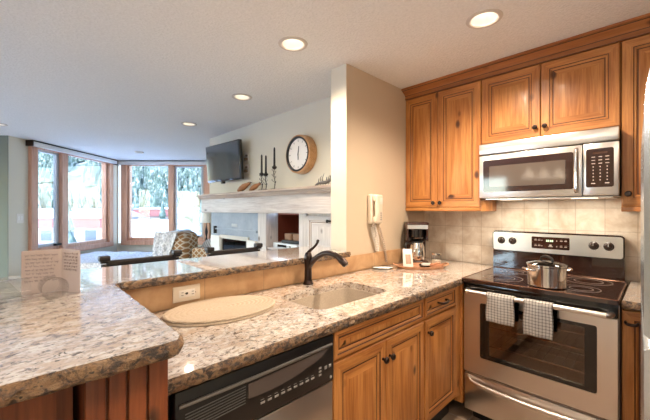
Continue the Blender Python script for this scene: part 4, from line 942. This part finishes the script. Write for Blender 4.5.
# candlesticks and candles on the mantel
ZM = 1.5645
def candlestick(label, clabel, x, y, zc, top):
    e = thing('candlestick', label, 'candle holder', (x, y, ZM), 'iron candlesticks on the mantel')
    mb = MB(); mb.lathe([(0, 0), (.042, 0), (.036, .006), (.008, .010), (0, .010)], (x, y, ZM), seg=20); obj('base', mb, iron, e)
    mb = MB(); mb.tube([(x, y, ZM+.008), (x+.012, y, ZM+(zc-ZM)*.3), (x-.010, y, ZM+(zc-ZM)*.65), (x, y, zc-.02)], .0042, 8, 0, False, 6)
    mb.lathe([(0, 0), (.008, 0), (.024, .014), (.026, .03), (.013, .034), (.013, .045), (0, .045)], (x, y, zc-.035), seg=16); obj('stem', mb, iron, e)
    for i in range(6):
        f_ = .2+.11*i; s = -1 if i % 2 else 1; z = ZM+(zc-ZM)*f_
        mb = MB(); mb.tube([(x, y, z), (x+s*.018, y-.004, z+.010), (x+s*.031, y-.006, z+.024)], [.0022, .002, .0015], 5); mb.ball((x+s*.032, y-.006, z+.026), .007, (.8, .3, 1.3), 0, 8); obj('leaf', mb, iron, e)
    mb = MB(); mb.lathe([(0, 0), (.0115, 0), (.0095, top-zc-.015), (.004, top-zc-.002), (0, top-zc)], (x, y, zc+.0105), seg=16); o = obj('taper_candle', mb, mat('black_wax', (.015, .014, .016), .45)); 
    tag(o, clabel, 'candle', 'black candles')
candlestick('leafy iron candlestick on the mantel, nearest the television', 'black taper candle in the leafy candlestick nearest the television', -1.497, -.795, 1.755, 1.945)
candlestick('leafy iron candlestick on the mantel, middle of the three', 'black taper candle in the middle candlestick of the three', -1.410, -.80, 1.745, 1.925)
candlestick('taller leafy iron candlestick on the mantel, nearest the clock', 'black taper candle in the taller candlestick nearest the clock', -1.255, -.80, 1.805, 1.99)
bird_m = mat('bird_wood', (.36, .15, .05), .5)
for x, s, lb in ((-1.90, 1.15, 'larger carved brown bird on the mantel, nearer the television'), (-1.655, .95, 'smaller carved brown bird on the mantel, nearer the candlesticks')):
    e = thing('carved_bird', lb, 'figurine', (x, -.79, ZM), 'carved birds on the mantel'); MBd = turned(x, -.79, ZM, .35) @ Matrix.Scale(s, 4)
    mb = MB(); mb.lathe([(0, -.085), (.012, -.075), (.028, -.03), (.033, .01), (.026, .045), (.018, .060), (.016, .07), (.019, .082), (.013, .098), (0, .104)], (0, 0, .046), (.90, 0, .42), 20, M=MBd, sq=.8); obj('body', mb, bird_m, e)
    mb = MB(); mb.lathe([(.006, 0), (0, .03)], (.092, 0, .092), (1, 0, .05), 8, M=MBd); obj('beak', mb, iron, e)
    mb = MB(); mb.tube([(.0, .01, .03), (.005, .012, .0), (.03, .012, .001)], .0025, 5, M=MBd); mb.tube([(.0, -.01, .03), (.005, -.012, .0), (.03, -.012, .001)], .0025, 5, M=MBd); obj('legs', mb, iron, e)
e = thing('branch_sculpture', 'spiky grey iron branch ornament at the right end of the mantel', 'ornament', (-.45, -.79, ZM))
mb = MB(); mb.tube([(-.64, -.79, ZM+.01), (-.58, -.80, ZM+.025), (-.50, -.79, ZM+.03), (-.42, -.80, ZM+.05), (-.33, -.79, ZM+.04)], [.006, .012, .016, .014, .008], 8, 0, False, 5)
for i in range(9):
    x = -.60+.033*i; mb.tube([(x, -.79, ZM+.025), (x+.015, -.80-.01*(i % 3), ZM+.055+.012*(i % 2)), (x+.03, -.81, ZM+.065+.02*(i % 3))], [.006, .004, .0015], 6, 0, False, 3)
    mb.tube([(x, -.79, ZM+.025), (x+.006, -.805, ZM+.001)], [.004, .003], 5)
obj('branch', mb, mat('pewter', (.22, .21, .20), .4, .6), e)

# ------------------------------------------------------------------ seating and bay
def stool(label, y0, first=[None]):
    if first[0]: return dup(first[0], (-.62, y0+.21, 0), 0, label)
    y1 = y0+.42; e = thing('bar_stool', label, 'bar stool', (-.62, y0+.21, 0), 'bar stools'); first[0] = e
    for y in (y0+.012, y1-.012):
        mb = MB(); mb.tube([(-.70, y, 0), (-.665, y, .45), (-.66, y, .74), (-.672, y, 1.045)], [.016, .018, .018, .016], 8, 0, False, 4)
        mb.box(-.690, -.654, y-.020, y+.020, 1.05, 1.062, 0, .003); mb.box(-.698, -.646, y-.027, y+.027, 1.062, 1.092, 0, .006); obj('post', mb, dark_wood, e)
        mb = MB(); mb.tube([(-.30, y, 0), (-.335, y, .72)], .016, 8); obj('leg', mb, dark_wood, e)
        mb = MB(); mb.tube([(-.685, y, .25), (-.31, y, .25)], .009, 8); obj('side_stretcher', mb, dark_wood, e)
    mb = MB(); mb.box(-.684, -.660, y0+.02, y1-.02, 1.028, 1.064, 0, .006); obj('top_rail', mb, dark_wood, e)
    mb = MB(); mb.box(-.678, -.660, y0+.02, y1-.02, .86, .885, 0, .005); obj('lower_rail', mb, dark_wood, e)
    for k in range(3): mb = MB(); a, b_ = y0+.06+.11*k, y0+.06+.11*(k+1)-.03; mb.tube([(-.669, a, .88), (-.669, b_, 1.03)], .006, 6); mb.tube([(-.669, b_, .88), (-.669, a, 1.03)], .006, 6); obj('lattice', mb, dark_wood, e)
    mb = MB(); mb.box(-.68, -.32, y0, y1, .70, .73, 0, .008); obj('seat', mb, dark_wood, e)
    mb = MB(); mb.box(-.645, -.33, y0+.02, y1-.02, .731, .775, 0, .02, 3); obj('cushion', mb, mat('stool_cushion', (.30, .17, .10), .8), e)
    mb = MB(); mb.tube([(-.315, y0+.01, .22), (-.315, y1-.01, .22)], .012, 8); obj('foot_rest', mb, dark_wood, e)
    return e
stool('dark wooden bar stool whose back shows before the quilted daybed', -2.392)
stool('dark wooden bar stool whose back shows before the fireplace', -1.775)
lattice = mat('lattice_fabric', (.36, .19, .08), .9); N = NT(lattice)
tc = N.n('TexCoord'); sp_ = N.n('SeparateXYZ'); N.l(tc.outputs['Object'], sp_.inputs[0])
s_ = N.math('ADD', N.math('MULTIPLY', sp_.outputs[0], cos(YAW)+.3), N.math('MULTIPLY', sp_.outputs[1], sin(YAW)-.3))
def diag(op): return N.math('GREATER_THAN', N.math('FRACT', N.math('MULTIPLY', N.math(op, s_, sp_.outputs[2]), 11.)), .74)
N.color(N.mix(N.math('MAXIMUM', diag('ADD'), diag('SUBTRACT')), (.36, .18, .07), (.72, .62, .50)))
quilt_m = mat('white_quilt', (.80, .80, .82), .9); N = NT(quilt_m); v = N.coord((1, 1, .8)); vo = N.n('TexVoronoi'); vo.inputs['Scale'].default_value = 22.; N.l(v, vo.inputs['Vector'])
N.color(N.mix(N.ramp(N.noise(v, 38., 4), [(.45, (0, 0, 0)), (.6, (1, 1, 1))]), (.84, .84, .86), (.50, .50, .53))); N.bump(vo.outputs['Distance'], .6, .02)
def baybox(mb, u0, u1, d0, d1, z0, z1, bev=.02, mi=0): mb.box(u0, u1, d0, d1, z0, z1, mi, bev, 3, BAY0)
e = thing('daybed', 'long low daybed in brown lattice fabric by the bay windows', 'daybed', bay(.95, 1.45))
mb = MB(); baybox(mb, .12, 2.05, .83, 2.06, .10, .36); obj('base', mb, lattice, e)
mb = MB(); baybox(mb, .12, 1.595, .83, 2.07, .365, .555, .05)
baybox(mb, 1.6, 2.05, 1.50, 2.07, .365, .50, .05); obj('mattress', mb, lattice, e)
mb = MB(); baybox(mb, 1.60, 2.06, .86, 1.49, .36, .985, .13); obj('headrest', mb, lattice, e)
for q in ((.2, .9), (.2, 2.0), (1.9, .9), (1.9, 2.0)): mb = MB(); p = bay(*q); mb.cyl((p.x, p.y, 0), (p.x, p.y, .11), .03); obj('leg', mb, dark_wood, e)
def qf(u, v):
    uu = .10+1.56*u; s = v*1.72; dd = .80; wave = .012*noise.noise(Vector((uu*7, v*9, 2)))
    if s < .12: d_, z = dd-.0, .575-.12+s
    elif s < 1.42: d_, z = dd+(s-.12), .575
    else: d_, z = 2.095+.012*sin(uu*17), .575-(s-1.42)*(.5+.3*(1-u))
    return bay(uu, d_, z+wave+.012)
mb = MB(); mb.sheet(qf, 44, 44, .012); o = obj('quilt', mb, quilt_m); tag(o, 'white quilt spread over the daybed mattress', 'quilt')
def tf(u, v):
    d_ = .89+.59*u
    path = [(1.40, .605), (1.53, .64), (1.575, .80), (1.62, .93), (1.70, .992), (1.82, 1.004), (1.93, 1.0)]
    k = v*(len(path)-1); i = min(int(k), len(path)-2); f_ = k-i
    return bay(path[i][0]*(1-f_)+path[i+1][0]*f_+.01*noise.noise(Vector((u*6, v*6, 1))), d_, path[i][1]*(1-f_)+path[i+1][1]*f_+.008*noise.noise(Vector((u*5, v*5, 7))))
mb = MB(); mb.sheet(tf, 26, 30, .014)
mb.sheet(lambda u, v: bay(1.58-.05*v+.36*u*(1-.25*v), 1.505+.01*sin(u*14), 1.0-.40*v-.02*u), 14, 14, .012); o = obj('throw', mb, quilt_m); tag(o, 'white throw draped over the daybed headrest', 'throw')
e = thing('armchair', 'brown lattice armchair behind the daybed, before the chimney corner', 'armchair', bay(2.45, 1.0))
mb = MB(); baybox(mb, 2.10, 2.84, .62, 1.36, .12, .45, .04); obj('base', mb, lattice, e)
mb = MB(); baybox(mb, 2.59, 2.84, .62, 1.36, .45, .90, .08); obj('backrest', mb, lattice, e)
mb = MB(); baybox(mb, 2.10, 2.64, 1.22, 1.38, .45, .72, .05); obj('arm', mb, lattice, e)
mb = MB(); baybox(mb, 2.10, 2.64, .60, .74, .45, .66, .05); obj('arm', mb, lattice, e)
for q in ((2.1, .66), (2.1, 1.3), (2.75, .66), (2.75, 1.3)): mb = MB(); p = bay(*q); mb.cyl((p.x, p.y, 0), (p.x, p.y, .13), .025); obj('leg', mb, dark_wood, e)
stripe_m = mat('striped_pillow', (.7, .7, .7), .9); N = NT(stripe_m); tc = N.n('TexCoord'); sp_ = N.n('SeparateXYZ'); N.l(tc.outputs['Object'], sp_.inputs[0])
N.color(N.mix(N.math('GREATER_THAN', N.math('FRACT', N.math('MULTIPLY', N.math('ADD', N.math('ADD', sp_.outputs[0], sp_.outputs[1]), sp_.outputs[2]), 16.)), .7), (.80, .80, .80), (.40, .38, .36)))
mb = MB(); mb.ball((0, 0, 0), .20, (1, .32, .85), 0, 24, Matrix.Translation(bay(2.33, .98, .685)) @ Matrix.Rotation(YAW, 4, 'Z') @ Matrix.Rotation(-.25, 4, 'X')); o = obj('pillow', mb, stripe_m); tag(o, 'striped white pillow on the lattice armchair', 'pillow')
p = bay(1.99, .36)
e = thing('side_table', 'small dark side table holding the lamp by the right bay window', 'table', (p.x, p.y, 0))
mb = MB(); mb.lathe([(0, .60), (.16, .60), (.165, .61), (.165, .622), (0, .622)], (p.x, p.y, 0), seg=32); obj('table_top', mb, dark_wood, e)
mb = MB(); mb.lathe([(.13, 0), (.13, .02), (.03, .05), (.025, .60)], (p.x, p.y, 0), seg=20); obj('pedestal', mb, dark_wood, e)
e = thing('table_lamp', 'white-shaded table lamp just left of the fireplace', 'lamp', (p.x, p.y, .6225))
mb = MB(); mb.lathe([(0, 0), (.07, 0), (.065, .015), (.015, .03), (.03, .10), (.012, .20), (.03, .30), (.010, .42), (.008, .50), (0, .50)], (p.x, p.y, .6225), seg=20); obj('base', mb, iron, e)
mb = MB(); mb.lathe([(.125, .48), (.105, .68), (.102, .68), (.122, .48)], (p.x, p.y, .6225), seg=32); mb.tube([(p.x-.1, p.y, 1.29), (p.x+.1, p.y, 1.29)], .002, 5); obj('lamp_shade', mb, mat('lamp_shade', (.85, .84, .80), .8), e)
# light switch by the left window
q = bay(0.0, 2.16)
e = thing('light_switch', 'white double light switch on the wall left of the bay window', 'light switch', (q.x, q.y, 1.16))
mb = MB(); mb.box(2.11, 2.22, .0006, .007, 1.165, 1.30, 0, .002, 1, BAY0 @ Matrix(((0, 1, 0, 0), (1, 0, 0, 0), (0, 0, 1, 0), (0, 0, 0, 1)))); obj('plate', mb, white_pl, e)
for k in range(2): mb = MB(); mb.box(2.13+.045*k, 2.155+.045*k, .007, .011, 1.205, 1.265, 0, .001, 1, BAY0 @ Matrix(((0, 1, 0, 0), (1, 0, 0, 0), (0, 0, 1, 0), (0, 0, 0, 1)))); obj('rocker', mb, white_en, e)
# hanging dining lamp (seen mirrored in the microwave window)
a, b_ = Vector((.10, -3.83, 0)), Vector((.43, -4.17, 0)); m_ = (a+b_)/2
e = thing('hanging_lamp', 'three-shade dining lamp mirrored in the microwave window', 'lamp', (m_.x, m_.y, ZC))
mb = MB(); mb.cyl((m_.x, m_.y, 2.03), (m_.x, m_.y, ZC-.0), .008); mb.tube([a+Vector((0, 0, 2.03)), b_+Vector((0, 0, 2.03))], .010, 8)
mb.lathe([(.06, 0), (.055, -.02), (0, -.022)], (m_.x, m_.y, ZC)); obj('stem', mb, iron, e)
for k in range(3):
    p = a+(b_-a)*(.0+k*.5); mb = MB(); mb.lathe([(.014, 1.99), (.03, 1.97), (.085, 1.86), (.082, 1.86), (.027, 1.965), (.012, 1.985)], (p.x, p.y, 0), seg=28); mb.cyl((p.x, p.y, 1.985), (p.x, p.y, 2.03), .012)
    obj('shade', mb, mat('lit_shade_glass', (.9, .85, .78), .4, emit=(1, .82, .6), es=3.0), e)
for k in range(3):
    p = a+(b_-a)*(k*.5)
    L = bpy.data.lights.new('hanging_lamp_light', 'POINT'); L.energy = 5.; L.color = (1, .88, .75); L.shadow_soft_size = .02
    o = bpy.data.objects.new('hanging_lamp_light', L); C.objects.link(o); o.location = (p.x, p.y, 1.935)
# unseen bowl lamp added behind the camera to fill the kitchen with light
e = thing('fill_bowl_lamp', 'added frosted bowl fill lamp out of view over the kitchen floor', 'ceiling light', (1.6, -3.9, ZC))
mb = MB(); mb.lathe([(.05, 0), (.05, -.02), (.012, -.03), (.012, -.22)], (1.6, -3.9, ZC)); obj('stem', mb, bronze, e)
mb = MB(); mb.lathe([(.21, -.17), (.19, -.23), (.10, -.275), (0, -.285), (0, -.280), (.10, -.27), (.186, -.226), (.205, -.17)], (1.6, -3.9, ZC), seg=36); obj('bowl', mb, mat('bowl_frosted', (.9, .86, .8), .4, emit=(1, .85, .66), es=2.5), e)
L = bpy.data.lights.new('fill_bowl_light', 'POINT'); L.energy = 50.; L.color = (1, .92, .84); L.shadow_soft_size = .10
o = bpy.data.objects.new('fill_bowl_light', L); C.objects.link(o); o.location = (1.6, -3.9, ZC-.16)
